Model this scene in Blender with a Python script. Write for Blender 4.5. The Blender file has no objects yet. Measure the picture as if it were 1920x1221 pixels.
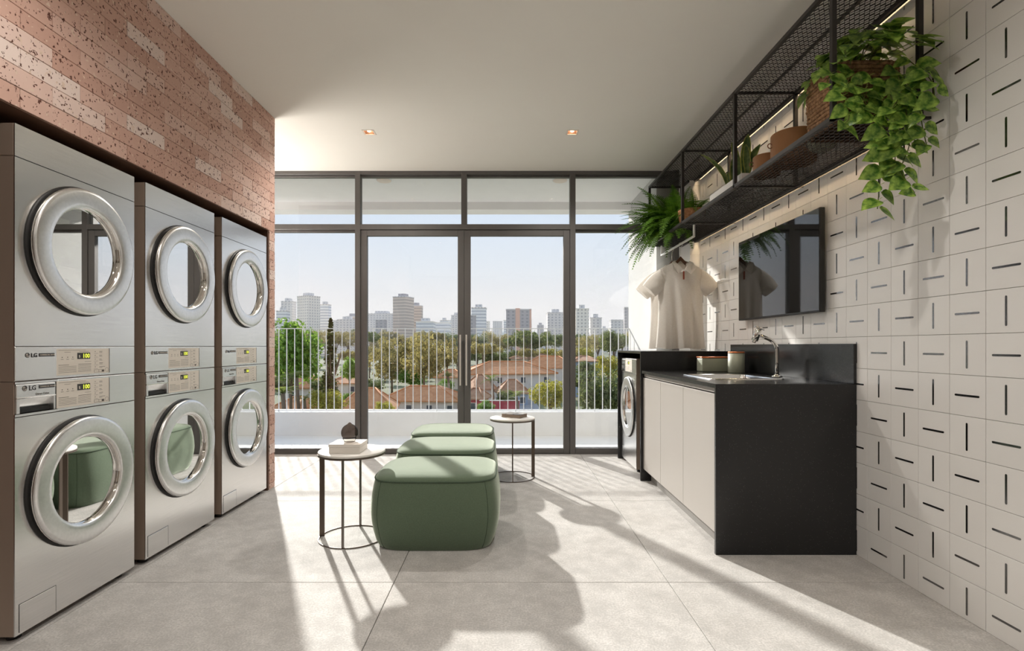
import bpy, bmesh, math, random
from mathutils import Vector, Matrix

# ------------------------------------------------------------------ camera, world, sun, exposure
F_PX, VX, VY, CAM_H = 982.0, 948.0, 649.0, 1.10
scene = bpy.context.scene
COL = scene.collection
cam_data = bpy.data.cameras.new('camera')
cam_data.sensor_width = 36.0
cam_data.lens = F_PX / 1920.0 * 36.0
cam_data.shift_x = (960.0 - VX) / 1920.0
cam_data.shift_y = (VY - 610.5) / 1920.0
cam_data.clip_start = 0.05
cam_data.clip_end = 4000
cam = bpy.data.objects.new('camera', cam_data)
cam.location = (0, 0, CAM_H)
cam.rotation_euler = (math.pi / 2, 0, 0)
COL.objects.link(cam)
scene.camera = cam

scene.view_settings.view_transform = 'Standard'
scene.view_settings.look = 'None'
scene.view_settings.exposure = 0.22
scene.cycles.max_bounces = 7
scene.cycles.diffuse_bounces = 4
scene.cycles.glossy_bounces = 4
scene.cycles.transparent_max_bounces = 16
scene.cycles.volume_bounces = 0
scene.cycles.adaptive_threshold = 0.06
scene.view_settings.gamma = 1.0
scene.view_settings.use_curve_mapping = False

SUN_AZ, SUN_EL = math.radians(26.3), math.radians(23.7)
SUN_STRENGTH = 6.3
SKY_STRENGTH = 0.90
LAMP_POWER = 38.0
FILL_UPLIGHT_POWER = 52.0
LED_POWER = 46.0
HAZE = .00036

world = bpy.data.worlds.new('sky_world')
scene.world = world
world.use_nodes = True
wn, wl = world.node_tree.nodes, world.node_tree.links
wn.clear()
w_out = wn.new('ShaderNodeOutputWorld')
w_bg = wn.new('ShaderNodeBackground')
w_tc = wn.new('ShaderNodeTexCoord')
w_sep = wn.new('ShaderNodeSeparateXYZ')
w_ramp = wn.new('ShaderNodeValToRGB')
wl.new(w_tc.outputs['Generated'], w_sep.inputs[0])
wl.new(w_sep.outputs['Z'], w_ramp.inputs[0])
wl.new(w_ramp.outputs[0], w_bg.inputs[0])
wl.new(w_bg.outputs[0], w_out.inputs[0])
w_bg.inputs[1].default_value = SKY_STRENGTH
cr = w_ramp.color_ramp
cr.elements[0].position = 0.0
cr.elements[0].color = (0.88, 0.82, 0.80, 1)
cr.elements[1].position = 1.0
cr.elements[1].color = (0.40, 0.60, 0.95, 1)
for p, c in ((0.07, (0.88, 0.84, 0.83)), (0.15, (0.78, 0.83, 0.90)), (0.26, (0.68, 0.79, 0.95)), (0.5, (0.55, 0.72, 0.98))):
    e = cr.elements.new(p)
    e.color = (*c, 1)

sun_data = bpy.data.lights.new('sun', 'SUN')
sun_data.energy = SUN_STRENGTH
sun_data.angle = math.radians(1.25)
sun_data.color = (1.0, 0.965, 0.91)
sun = bpy.data.objects.new('sun', sun_data)
sun_dir = Vector((math.sin(SUN_AZ) * math.cos(SUN_EL), -math.cos(SUN_AZ) * math.cos(SUN_EL), -math.sin(SUN_EL)))
sun.rotation_euler = sun_dir.to_track_quat('-Z', 'Y').to_euler()
sun.location = (-30, 60, 30)
COL.objects.link(sun)

# ------------------------------------------------------------------ helpers
def at(px, py, Y):
    return Vector(((px - VX) * Y / F_PX, Y, CAM_H + (VY - py) * Y / F_PX))

class MB:
    """collects polygons for one mesh"""
    def __init__(self):
        self.v, self.f, self.mi, self.sm = [], [], [], []
    def add(self, verts, faces, mi=0, sm=False):
        o = len(self.v)
        self.v += [tuple(p) for p in verts]
        for f in faces:
            self.f.append(tuple(i + o for i in f)); self.mi.append(mi); self.sm.append(sm)
        return self
    def box(self, x0, x1, y0, y1, z0, z1, mi=0):
        v = [(x, y, z) for z in (z0, z1) for y in (y0, y1) for x in (x0, x1)]
        return self.add(v, [(0, 2, 3, 1), (4, 5, 7, 6), (0, 1, 5, 4), (2, 6, 7, 3), (0, 4, 6, 2), (1, 3, 7, 5)], mi)
    def rbox(self, x0, x1, y0, y1, z0, z1, r=0.004, seg=1, mi=0):
        bm = bmesh.new()
        bmesh.ops.create_cube(bm, size=1.0)
        for v in bm.verts:
            v.co = Vector((x0 + (v.co.x + .5) * (x1 - x0), y0 + (v.co.y + .5) * (y1 - y0), z0 + (v.co.z + .5) * (z1 - z0)))
        bmesh.ops.bevel(bm, geom=bm.edges[:], offset=r, segments=seg, profile=0.5, affect='EDGES')
        self.from_bm(bm, mi, seg > 1)
        return self
    def from_bm(self, bm, mi=0, sm=False):
        bm.verts.ensure_lookup_table()
        for i, v in enumerate(bm.verts): v.index = i
        self.add([v.co[:] for v in bm.verts], [[v.index for v in f.verts] for f in bm.faces], mi, sm)
        bm.free()
    def bar(self, p0, p1, w, h, mi=0, up=(0, 0, 1)):
        p0, p1 = Vector(p0), Vector(p1)
        d = (p1 - p0).normalized()
        u = Vector(up)
        if abs(d.dot(u)) > .99: u = Vector((0, 1, 0))
        s = d.cross(u).normalized() * (w / 2)
        t = s.normalized().cross(d) * (h / 2)
        v = [p0 - s - t, p0 + s - t, p0 + s + t, p0 - s + t, p1 - s - t, p1 + s - t, p1 + s + t, p1 - s + t]
        return self.add(v, [(0, 3, 2, 1), (4, 5, 6, 7), (0, 1, 5, 4), (1, 2, 6, 5), (2, 3, 7, 6), (3, 0, 4, 7)], mi)
    def tube(self, path, r, n=10, mi=0, cap=True, closed=False):
        path = [Vector(p) for p in path]
        m = len(path)
        rs = r if isinstance(r, (list, tuple)) else [r] * m
        verts, faces = [], []
        nrm = None
        for i, p in enumerate(path):
            a = path[(i - 1) % m] if closed else path[max(i - 1, 0)]
            b = path[(i + 1) % m] if closed else path[min(i + 1, m - 1)]
            d = (b - a).normalized()
            if nrm is None:
                nrm = d.orthogonal().normalized()
            nrm = (nrm - d * nrm.dot(d)).normalized()
            bn = d.cross(nrm)
            for k in range(n):
                t = 2 * math.pi * k / n
                verts.append(p + (nrm * math.cos(t) + bn * math.sin(t)) * rs[i])
        seg = m if closed else m - 1
        for i in range(seg):
            j = (i + 1) % m
            for k in range(n):
                l = (k + 1) % n
                faces.append((i * n + k, i * n + l, j * n + l, j * n + k))
        self.add(verts, faces, mi, True)
        if cap and not closed:
            o = len(self.v) - len(verts)
            self.f.append(tuple(o + k for k in reversed(range(n)))); self.mi.append(mi); self.sm.append(False)
            self.f.append(tuple(o + (m - 1) * n + k for k in range(n))); self.mi.append(mi); self.sm.append(False)
        return self
    def lathe(self, prof, n=32, M=None, mi=0, sm=True):
        """prof: (radius, height) about local z; M places it"""
        M = M or Matrix.Identity(4)
        verts, faces = [], []
        m = len(prof)
        for (r, h) in prof:
            for k in range(n):
                t = 2 * math.pi * k / n
                verts.append(M @ Vector((r * math.cos(t), r * math.sin(t), h)))
        for i in range(m - 1):
            for k in range(n):
                l = (k + 1) % n
                faces.append((i * n + k, i * n + l, (i + 1) * n + l, (i + 1) * n + k))
        return self.add(verts, faces, mi, sm)
    def prism(self, poly, d, mi=0):
        """poly: list of 3d points, extruded by vector d"""
        n = len(poly)
        poly = [Vector(p) for p in poly]; d = Vector(d)
        faces = [tuple(reversed(range(n))), tuple(range(n, 2 * n))]
        faces += [(i, (i + 1) % n, n + (i + 1) % n, n + i) for i in range(n)]
        return self.add(poly + [p + d for p in poly], faces, mi)
    def mesh(self, name, mats):
        me = bpy.data.meshes.new(name)
        me.from_pydata(self.v, [], self.f)
        if not isinstance(mats, (list, tuple)): mats = [mats]
        for m in mats: me.materials.append(m)
        me.polygons.foreach_set('material_index', self.mi)
        me.polygons.foreach_set('use_smooth', self.sm)
        me.update()
        return me
    def build(self, name, mats, parent=None, fix=False):
        me = self.mesh(name, mats)
        if fix:
            bm = bmesh.new(); bm.from_mesh(me)
            bmesh.ops.remove_doubles(bm, verts=bm.verts[:], dist=1e-5)
            bmesh.ops.recalc_face_normals(bm, faces=bm.faces[:])
            bm.to_mesh(me); bm.free()
        return obj(name, me, parent)

def obj(name, me, parent=None, loc=None, rot=None):
    o = bpy.data.objects.new(name, me)
    COL.objects.link(o)
    if parent: o.parent = parent
    if loc is not None: o.location = loc
    if rot is not None: o.rotation_euler = rot
    return o

def tag(o, label=None, cat=None, group=None, kind=None):
    if label: o['label'] = label
    if cat: o['category'] = cat
    if group: o['group'] = group
    if kind: o['kind'] = kind
    return o

def empty(name, loc=(0, 0, 0), rz=0.0):
    o = bpy.data.objects.new(name, None)
    COL.objects.link(o)
    o.location = loc
    o.rotation_euler = (0, 0, rz)
    o.empty_display_size = 0.05
    return o

def thing(name, label, cat, loc=(0, 0, 0), rz=0.0, group=None):
    return tag(empty(name, loc, rz), label, cat, group)

def struct(o):
    o['kind'] = 'structure'
    return o

def copy_tree(o, parent=None):
    c = o.copy()
    COL.objects.link(c)
    c.parent = parent
    for ch in list(o.children):
        copy_tree(ch, c)
    return c

def axis_matrix(origin, zaxis):
    q = Vector(zaxis).to_track_quat('Z', 'Y')
    return Matrix.Translation(origin) @ q.to_matrix().to_4x4()

def text_mesh(s, size, material, M, bold=0.0, depth=0.0004):
    cu = bpy.data.curves.new('lettering', 'FONT')
    cu.body = s
    cu.size = size
    cu.extrude = depth
    cu.offset = bold
    cu.resolution_u = 2
    o = bpy.data.objects.new('lettering', cu)
    COL.objects.link(o)
    dg = bpy.context.evaluated_depsgraph_get()
    me = bpy.data.meshes.new_from_object(o.evaluated_get(dg))
    bpy.data.objects.remove(o)
    bpy.data.curves.remove(cu)
    me.transform(M)
    me.materials.clear()
    me.materials.append(material)
    return me

# ------------------------------------------------------------------ materials
def srgb(r, g, b):
    f = lambda c: ((c / 255 + .055) / 1.055) ** 2.4 if c > 10 else c / 255 / 12.92
    return (f(r), f(g), f(b))

def mat(name, col, rough=0.5, metal=0.0, noise=None, bump=None, rand=0.0, spec=0.5, emit=None, coat=0.0, sss=0.0, rough_noise=None, coords='Object'):
    """noise = (scale, darker colour, amount, stretch xyz); bump = (scale, strength, stretch); rand = value change per object"""
    m = bpy.data.materials.new(name)
    m.use_nodes = True
    nt = m.node_tree
    n, l = nt.nodes, nt.links
    b = n['Principled BSDF']
    b.inputs['Base Color'].default_value = (*col, 1)
    b.inputs['Roughness'].default_value = rough
    b.inputs['Metallic'].default_value = metal
    b.inputs['Specular IOR Level'].default_value = spec
    b.inputs['Coat Weight'].default_value = coat
    if emit:
        b.inputs['Emission Color'].default_value = (*emit[0], 1)
        b.inputs['Emission Strength'].default_value = emit[1]
    tc = n.new('ShaderNodeTexCoord')
    def mapped(stretch):
        mp = n.new('ShaderNodeMapping')
        mp.inputs['Scale'].default_value = stretch
        l.new(tc.outputs[coords], mp.inputs[0])
        return mp.outputs[0]
    out = None
    if noise:
        sc, dark, amt, st = noise
        t = n.new('ShaderNodeTexNoise')
        t.inputs['Scale'].default_value = sc
        t.inputs['Detail'].default_value = 6
        t.inputs['Roughness'].default_value = 0.6
        l.new(mapped(st), t.inputs['Vector'])
        r = n.new('ShaderNodeMapRange')
        r.inputs['From Min'].default_value = 0.35
        r.inputs['From Max'].default_value = 0.65
        r.inputs['To Min'].default_value = 0
        r.inputs['To Max'].default_value = amt
        l.new(t.outputs['Fac'], r.inputs['Value'])
        mx = n.new('ShaderNodeMix'); mx.data_type = 'RGBA'
        mx.inputs['A'].default_value = (*col, 1)
        mx.inputs['B'].default_value = (*dark, 1)
        l.new(r.outputs[0], mx.inputs['Factor'])
        out = mx.outputs['Result']
    if rand:
        oi = n.new('ShaderNodeObjectInfo')
        hs = n.new('ShaderNodeHueSaturation')
        mr = n.new('ShaderNodeMapRange')
        mr.inputs['To Min'].default_value = 1 - rand
        mr.inputs['To Max'].default_value = 1 + rand
        l.new(oi.outputs['Random'], mr.inputs['Value'])
        l.new(mr.outputs[0], hs.inputs['Value'])
        if out: l.new(out, hs.inputs['Color'])
        else: hs.inputs['Color'].default_value = (*col, 1)
        out = hs.outputs['Color']
    if out: l.new(out, b.inputs['Base Color'])
    if bump:
        sc, stg, st = bump
        t = n.new('ShaderNodeTexNoise')
        t.inputs['Scale'].default_value = sc
        t.inputs['Detail'].default_value = 4
        l.new(mapped(st), t.inputs['Vector'])
        bp = n.new('ShaderNodeBump')
        bp.inputs['Strength'].default_value = stg
        bp.inputs['Distance'].default_value = 0.002
        l.new(t.outputs['Fac'], bp.inputs['Height'])
        l.new(bp.outputs[0], b.inputs['Normal'])
    return m

def glass_mat(name, tint, refl, rough=0.0, ior=1.45):
    """thin pane: clear or tinted, with a mirror-like share"""
    m = bpy.data.materials.new(name)
    m.use_nodes = True
    n, l = m.node_tree.nodes, m.node_tree.links
    n.clear()
    o = n.new('ShaderNodeOutputMaterial')
    mx = n.new('ShaderNodeMixShader')
    tr = n.new('ShaderNodeBsdfTransparent'); tr.inputs[0].default_value = (*tint, 1)
    gl = n.new('ShaderNodeBsdfGlossy'); gl.inputs['Roughness'].default_value = rough
    fr = n.new('ShaderNodeFresnel'); fr.inputs['IOR'].default_value = ior
    ad = n.new('ShaderNodeMath'); ad.operation = 'ADD'; ad.use_clamp = True
    ad.inputs[1].default_value = refl
    l.new(fr.outputs[0], ad.inputs[0])
    l.new(ad.outputs[0], mx.inputs[0])
    l.new(tr.outputs[0], mx.inputs[1]); l.new(gl.outputs[0], mx.inputs[2])
    l.new(mx.outputs[0], o.inputs[0])
    return m

def emit_mat(name, col, strength):
    m = bpy.data.materials.new(name)
    m.use_nodes = True
    n, l = m.node_tree.nodes, m.node_tree.links
    n.clear()
    o = n.new('ShaderNodeOutputMaterial'); e = n.new('ShaderNodeEmission')
    e.inputs[0].default_value = (*col, 1); e.inputs[1].default_value = strength
    l.new(e.outputs[0], o.inputs[0])
    return m

def leaf_mat(name, col, col2, scale, trans=0.35, rough=0.4, rand=0.2):
    m = bpy.data.materials.new(name)
    m.use_nodes = True
    n, l = m.node_tree.nodes, m.node_tree.links
    b = n['Principled BSDF']; o = n['Material Output']
    b.inputs['Roughness'].default_value = rough
    tc = n.new('ShaderNodeTexCoord'); t = n.new('ShaderNodeTexNoise')
    t.inputs['Scale'].default_value = scale; t.inputs['Detail'].default_value = 3
    l.new(tc.outputs['Object'], t.inputs['Vector'])
    r = n.new('ShaderNodeMapRange')
    r.inputs['From Min'].default_value = 0.4; r.inputs['From Max'].default_value = 0.62
    l.new(t.outputs['Fac'], r.inputs['Value'])
    mx = n.new('ShaderNodeMix'); mx.data_type = 'RGBA'
    mx.inputs['A'].default_value = (*col, 1); mx.inputs['B'].default_value = (*col2, 1)
    l.new(r.outputs[0], mx.inputs['Factor'])
    hs = n.new('ShaderNodeHueSaturation'); oi = n.new('ShaderNodeObjectInfo'); mr = n.new('ShaderNodeMapRange')
    mr.inputs['To Min'].default_value = 1 - rand; mr.inputs['To Max'].default_value = 1 + rand
    l.new(oi.outputs['Random'], mr.inputs['Value']); l.new(mr.outputs[0], hs.inputs['Value'])
    l.new(mx.outputs['Result'], hs.inputs['Color'])
    l.new(hs.outputs[0], b.inputs['Base Color'])
    tl = n.new('ShaderNodeBsdfTranslucent'); l.new(hs.outputs[0], tl.inputs[0])
    ms = n.new('ShaderNodeMixShader'); ms.inputs[0].default_value = trans
    l.new(b.outputs[0], ms.inputs[1]); l.new(tl.outputs[0], ms.inputs[2])
    l.new(ms.outputs[0], o.inputs[0])
    return m

def brick_material(name):
    m = mat(name, srgb(212, 178, 164), 0.85, noise=(9, srgb(194, 156, 142), 0.8, (1, 1, 1)), rand=0.0)
    n, l = m.node_tree.nodes, m.node_tree.links
    b = n['Principled BSDF']
    src = b.inputs['Base Color'].links[0].from_socket
    oi = n.new('ShaderNodeObjectInfo')
    ramp = n.new('ShaderNodeValToRGB')
    cr = ramp.color_ramp
    cr.interpolation = 'LINEAR'
    cr.elements[0].color = (*srgb(196, 154, 138), 1); cr.elements[1].color = (*srgb(240, 224, 216), 1)
    e = cr.elements.new(.35); e.color = (*srgb(212, 172, 156), 1)
    e = cr.elements.new(.7); e.color = (*srgb(226, 196, 184), 1)
    l.new(oi.outputs['Random'], ramp.inputs[0])
    mx = n.new('ShaderNodeMix'); mx.data_type = 'RGBA'; mx.inputs['Factor'].default_value = .78
    l.new(src, mx.inputs['A']); l.new(ramp.outputs[0], mx.inputs['B'])
    tc = n.new('ShaderNodeTexCoord')
    # pits and small stones in the fired clay
    vo = n.new('ShaderNodeTexNoise'); vo.inputs['Scale'].default_value = 75; vo.inputs['Detail'].default_value = 2
    mp = n.new('ShaderNodeMapping'); mp.inputs['Scale'].default_value = (1, .7, 1)
    l.new(tc.outputs['Generated'], mp.inputs[0])
    ad = n.new('ShaderNodeVectorMath'); ad.operation = 'MULTIPLY_ADD'
    ad.inputs[1].default_value = (1, 1, 1)
    geo = n.new('ShaderNodeNewGeometry')
    l.new(geo.outputs['Position'], vo.inputs['Vector'])
    r1 = n.new('ShaderNodeMapRange'); r1.inputs['From Min'].default_value = .615; r1.inputs['From Max'].default_value = .66
    l.new(vo.outputs['Fac'], r1.inputs['Value'])
    m2 = n.new('ShaderNodeMix'); m2.data_type = 'RGBA'; m2.inputs['B'].default_value = (*srgb(96, 56, 44), 1)
    l.new(r1.outputs[0], m2.inputs['Factor']); l.new(mx.outputs['Result'], m2.inputs['A'])
    vl = n.new('ShaderNodeTexNoise'); vl.inputs['Scale'].default_value = 48; vl.inputs['Detail'].default_value = 1
    of = n.new('ShaderNodeVectorMath'); of.inputs[1].default_value = (7.3, 2.1, 5.5)
    l.new(geo.outputs['Position'], of.inputs[0]); l.new(of.outputs[0], vl.inputs['Vector'])
    r2 = n.new('ShaderNodeMapRange'); r2.inputs['From Min'].default_value = .68; r2.inputs['From Max'].default_value = .72
    l.new(vl.outputs['Fac'], r2.inputs['Value'])
    m3 = n.new('ShaderNodeMix'); m3.data_type = 'RGBA'; m3.inputs['B'].default_value = (*srgb(222, 196, 178), 1)
    l.new(r2.outputs[0], m3.inputs['Factor']); l.new(m2.outputs['Result'], m3.inputs['A'])
    l.new(m3.outputs['Result'], b.inputs['Base Color'])
    bp = n.new('ShaderNodeBump'); bp.inputs['Strength'].default_value = .5; bp.inputs['Distance'].default_value = .004
    iv = n.new('ShaderNodeMath'); iv.operation = 'SUBTRACT'; iv.inputs[0].default_value = 1
    l.new(r1.outputs[0], iv.inputs[1]); l.new(iv.outputs[0], bp.inputs['Height'])
    l.new(bp.outputs[0], b.inputs['Normal'])
    return m

def floor_material(name):
    m = mat(name, srgb(203, 200, 197), 0.7, spec=.12, noise=(1.6, srgb(186, 182, 178), .8, (1, 1, 1)), bump=(60, .12, (1, 1, 1)), rand=.025)
    n, l = m.node_tree.nodes, m.node_tree.links
    b = n['Principled BSDF']
    src = b.inputs['Base Color'].links[0].from_socket
    tc = n.new('ShaderNodeTexCoord')
    t = n.new('ShaderNodeTexNoise'); t.inputs['Scale'].default_value = 130; t.inputs['Detail'].default_value = 3
    l.new(tc.outputs['Object'], t.inputs['Vector'])
    t2 = n.new('ShaderNodeTexNoise'); t2.inputs['Scale'].default_value = 9; t2.inputs['Detail'].default_value = 8; t2.inputs['Roughness'].default_value = .7
    l.new(tc.outputs['Object'], t2.inputs['Vector'])
    mu = n.new('ShaderNodeMath'); mu.operation = 'MULTIPLY'
    l.new(t.outputs['Fac'], mu.inputs[0]); l.new(t2.outputs['Fac'], mu.inputs[1])
    r = n.new('ShaderNodeMapRange'); r.inputs['From Min'].default_value = .18; r.inputs['From Max'].default_value = .36
    r.inputs['To Min'].default_value = .80; r.inputs['To Max'].default_value = 1.09
    l.new(mu.outputs[0], r.inputs['Value'])
    hs = n.new('ShaderNodeHueSaturation'); l.new(src, hs.inputs['Color']); l.new(r.outputs[0], hs.inputs['Value'])
    l.new(hs.outputs[0], b.inputs['Base Color'])
    return m

def granite_material(name):
    m = mat(name, (0.016, 0.016, 0.0165), 0.22, spec=.45)
    n, l = m.node_tree.nodes, m.node_tree.links
    b = n['Principled BSDF']
    tc = n.new('ShaderNodeTexCoord')
    vo = n.new('ShaderNodeTexVoronoi'); vo.inputs['Scale'].default_value = 150
    l.new(tc.outputs['Object'], vo.inputs['Vector'])
    r = n.new('ShaderNodeMapRange'); r.inputs['From Min'].default_value = .10; r.inputs['From Max'].default_value = .2
    r.inputs['To Min'].default_value = 1; r.inputs['To Max'].default_value = 0
    l.new(vo.outputs['Distance'], r.inputs['Value'])
    sp = n.new('ShaderNodeSeparateColor'); l.new(vo.outputs['Color'], sp.inputs[0])
    g = n.new('ShaderNodeMath'); g.operation = 'GREATER_THAN'; g.inputs[1].default_value = .72
    l.new(sp.outputs[0], g.inputs[0])
    mu = n.new('ShaderNodeMath'); mu.operation = 'MULTIPLY'
    l.new(r.outputs[0], mu.inputs[0]); l.new(g.outputs[0], mu.inputs[1])
    mx = n.new('ShaderNodeMix'); mx.data_type = 'RGBA'
    mx.inputs['A'].default_value = (0.016, 0.016, 0.0165, 1); mx.inputs['B'].default_value = (.12, .12, .12, 1)
    l.new(mu.outputs[0], mx.inputs['Factor']); l.new(mx.outputs['Result'], b.inputs['Base Color'])
    return m

def steel_material(name, col, rough, stretch):
    m = mat(name, col, rough, 1.0, noise=(220, tuple(c * .9 for c in col), .8, stretch))
    return m

def facade_material(name, wall, win, su, sv, fu=.45, fv=.5):
    m = mat(name, wall, .8)
    n, l = m.node_tree.nodes, m.node_tree.links
    b = n['Principled BSDF']
    tc = n.new('ShaderNodeTexCoord'); sp = n.new('ShaderNodeSeparateXYZ')
    l.new(tc.outputs['Object'], sp.inputs[0])
    ad = n.new('ShaderNodeMath'); l.new(sp.outputs['X'], ad.inputs[0]); l.new(sp.outputs['Y'], ad.inputs[1])
    def cell(sock, s, f):
        d = n.new('ShaderNodeMath'); d.operation = 'DIVIDE'; d.inputs[1].default_value = s; l.new(sock, d.inputs[0])
        fr = n.new('ShaderNodeMath'); fr.operation = 'FRACT'; l.new(d.outputs[0], fr.inputs[0])
        lt = n.new('ShaderNodeMath'); lt.operation = 'LESS_THAN'; lt.inputs[1].default_value = f; l.new(fr.outputs[0], lt.inputs[0])
        return lt.outputs[0]
    mu = n.new('ShaderNodeMath'); mu.operation = 'MULTIPLY'
    l.new(cell(ad.outputs[0], su, fu), mu.inputs[0]); l.new(cell(sp.outputs['Z'], sv, fv), mu.inputs[1])
    mx = n.new('ShaderNodeMix'); mx.data_type = 'RGBA'
    mx.inputs['A'].default_value = (*wall, 1); mx.inputs['B'].default_value = (*win, 1)
    l.new(mu.outputs[0], mx.inputs['Factor']); l.new(mx.outputs['Result'], b.inputs['Base Color'])
    return m

M = {}
M['plaster'] = mat('ceiling_plaster', srgb(243, 239, 231), .9, noise=(2, srgb(241, 236, 228), .6, (1, 1, 1)))
M['taupe'] = mat('taupe_wall_paint', srgb(150, 140, 130), .85, noise=(3, srgb(144, 134, 124), .6, (1, 1, 1)))
M['paint'] = mat('white_paint', srgb(232, 230, 226), .8, noise=(3, srgb(226, 224, 220), .6, (1, 1, 1)))
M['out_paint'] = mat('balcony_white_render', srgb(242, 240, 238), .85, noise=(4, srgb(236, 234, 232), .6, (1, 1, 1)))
M['brick'] = brick_material('fired_clay_brick')
M['mortar'] = mat('mortar', srgb(120, 82, 68), .95, noise=(40, srgb(96, 64, 52), .7, (1, 1, 1)))
M['tile'] = mat('white_glazed_tile', srgb(241, 239, 236), .28, noise=(1.5, srgb(236, 233, 230), .7, (1, 1, 1)), rand=.012)
M['grout'] = mat('grey_grout', srgb(168, 164, 158), .9, noise=(30, srgb(150, 146, 140), .6, (1, 1, 1)))
M['bar'] = mat('black_gloss_inlay', (.008, .008, .008), .16, spec=1.0, coat=1.0, noise=(20, (.012, .012, .012), .5, (1, 1, 1)))
M['floor'] = floor_material('concrete_porcelain')
M['floor_grout'] = mat('floor_grout', srgb(150, 143, 136), .9, noise=(30, srgb(135, 128, 121), .6, (1, 1, 1)))
M['frame'] = mat('bronze_grey_aluminium', srgb(102, 99, 97), .5, .25, noise=(14, srgb(93, 90, 88), .4, (1, 1, .1)))
M['pane'] = glass_mat('window_glass', (.985, .99, .985), .0)
M['handle'] = mat('satin_handle', srgb(226, 220, 214), .35, .5, noise=(20, srgb(214, 208, 202), .4, (1, 1, .1)))
M['liner'] = mat('niche_metal_lining', srgb(112, 82, 66), .5, .4, noise=(12, srgb(92, 66, 52), .6, (1, 1, .1)))
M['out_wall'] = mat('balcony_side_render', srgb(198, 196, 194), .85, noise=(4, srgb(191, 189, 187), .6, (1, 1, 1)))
M['rail'] = mat('white_steel_rail', srgb(238, 238, 238), .45, noise=(10, srgb(226, 226, 228), .4, (1, 1, 1)))
M['steel'] = steel_material('brushed_stainless', (.86, .855, .85), .25, (1, .02, 1))
M['side'] = mat('painted_side_panel', srgb(168, 150, 136), .45, .3, noise=(6, srgb(156, 138, 124), .5, (1, 1, .1)))
M['ring'] = steel_material('satin_door_ring', (.86, .86, .86), .30, (.3, .3, .3))
M['chrome'] = mat('chrome', (.86, .84, .81), .07, 1.0, noise=(8, (.84, .82, .79), .4, (1, 1, 1)))
M['gasket'] = mat('black_rubber', (.012, .011, .011), .5, noise=(30, (.02, .019, .018), .5, (1, 1, 1)))
M['drum'] = mat('drum_metal', (.25, .23, .21), .35, .9, noise=(60, (.16, .15, .14), .7, (1, 1, 1)))
M['doorglass'] = glass_mat('door_glass', (.42, .40, .38), .24, .01)
M['panel'] = mat('control_sticker', srgb(226, 217, 206), .5, noise=(30, srgb(220, 210, 199), .4, (1, 1, 1)))
M['ink'] = mat('grey_print', srgb(84, 78, 72), .7, noise=(30, srgb(76, 70, 64), .4, (1, 1, 1)))
M['badge'] = mat('dark_badge', srgb(70, 68, 70), .4, .3, noise=(30, srgb(60, 58, 60), .4, (1, 1, 1)))
M['lcd'] = mat('display_window', srgb(62, 60, 58), .2, noise=(20, srgb(56, 54, 52), .4, (1, 1, 1)))
M['digit'] = mat('lit_digits', (.6, .66, .05), .4, emit=((.75, .8, .08), .75))
M['granite'] = granite_material('black_granite')
M['cabinet'] = mat('satin_greige_laminate', srgb(170, 164, 158), .38, noise=(2, srgb(166, 160, 154), .5, (1, 1, .2)))
M['kick'] = mat('grey_plinth', srgb(140, 136, 132), .5, noise=(5, srgb(128, 124, 120), .5, (1, 1, 1)))
M['sink'] = mat('polished_steel', (.82, .82, .82), .14, 1.0, noise=(30, (.76, .76, .76), .5, (1, 1, 1)))
M['screen'] = mat('tv_screen', (.006, .0065, .0065), .035, spec=.9, noise=(2, (.007, .007, .007), .4, (1, 1, 1)))
M['tvbody'] = mat('tv_black_plastic', (.012, .012, .012), .4, noise=(20, (.016, .016, .016), .4, (1, 1, 1)))
M['black_metal'] = mat('powder_coated_steel', srgb(58, 54, 52), .45, .3, noise=(20, srgb(50, 46, 44), .5, (1, 1, 1)))
M['mesh'] = mat('expanded_metal', srgb(56, 52, 50), .5, .3, noise=(20, srgb(48, 44, 42), .5, (1, 1, 1)))
M['rod'] = mat('white_hanging_rod', srgb(236, 234, 230), .35, noise=(10, srgb(228, 226, 222), .4, (1, 1, 1)))
M['ottoman'] = mat('sage_green_fabric', srgb(97, 113, 92), .9, noise=(190, srgb(84, 100, 79), .7, (1, 1, 1)), bump=(520, .35, (1, 1, .4)))
M['piping'] = mat('dark_green_piping', srgb(72, 88, 70), .9, noise=(100, srgb(62, 76, 60), .5, (1, 1, 1)))
M['table'] = mat('white_table_top', srgb(236, 232, 226), .4, noise=(6, srgb(230, 226, 220), .4, (1, 1, 1)))
M['bronze'] = mat('bronze_leg_metal', srgb(104, 92, 82), .4, .6, noise=(20, srgb(92, 80, 70), .5, (1, 1, .1)))
M['box'] = mat('white_box_paper', srgb(238, 232, 224), .7, noise=(8, srgb(230, 224, 216), .4, (1, 1, 1)))
M['smoke'] = glass_mat('smoked_glass', (.40, .345, .31), .035, 0.0, 1.06)
M['cleargl'] = glass_mat('clear_base_glass', (.82, .79, .76), .06, 0.0, 1.08)
M['paper'] = mat('page_block', srgb(150, 134, 120), .8, noise=(3, srgb(128, 112, 100), .8, (1, 1, 160)))
M['cover'] = mat('marbled_cover', srgb(220, 214, 206), .5, noise=(14, srgb(60, 56, 54), 1.0, (1, 1, 1)))
M['sage'] = mat('sage_ceramic', srgb(160, 164, 146), .5, noise=(6, srgb(152, 156, 138), .5, (1, 1, 1)))
M['copper'] = mat('copper_lid', srgb(214, 128, 84), .3, .8, noise=(20, srgb(200, 112, 70), .4, (1, 1, 1)))
M['cork'] = mat('cork_bowl', srgb(178, 128, 88), .9, noise=(70, srgb(136, 90, 58), .9, (1, 1, 1)), bump=(80, .4, (1, 1, 1)))
M['leather'] = mat('tan_leather_pot', srgb(164, 116, 74), .6, noise=(5, srgb(146, 98, 56), .6, (1, 1, 1)), bump=(200, .2, (1, 1, 1)))
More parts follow.
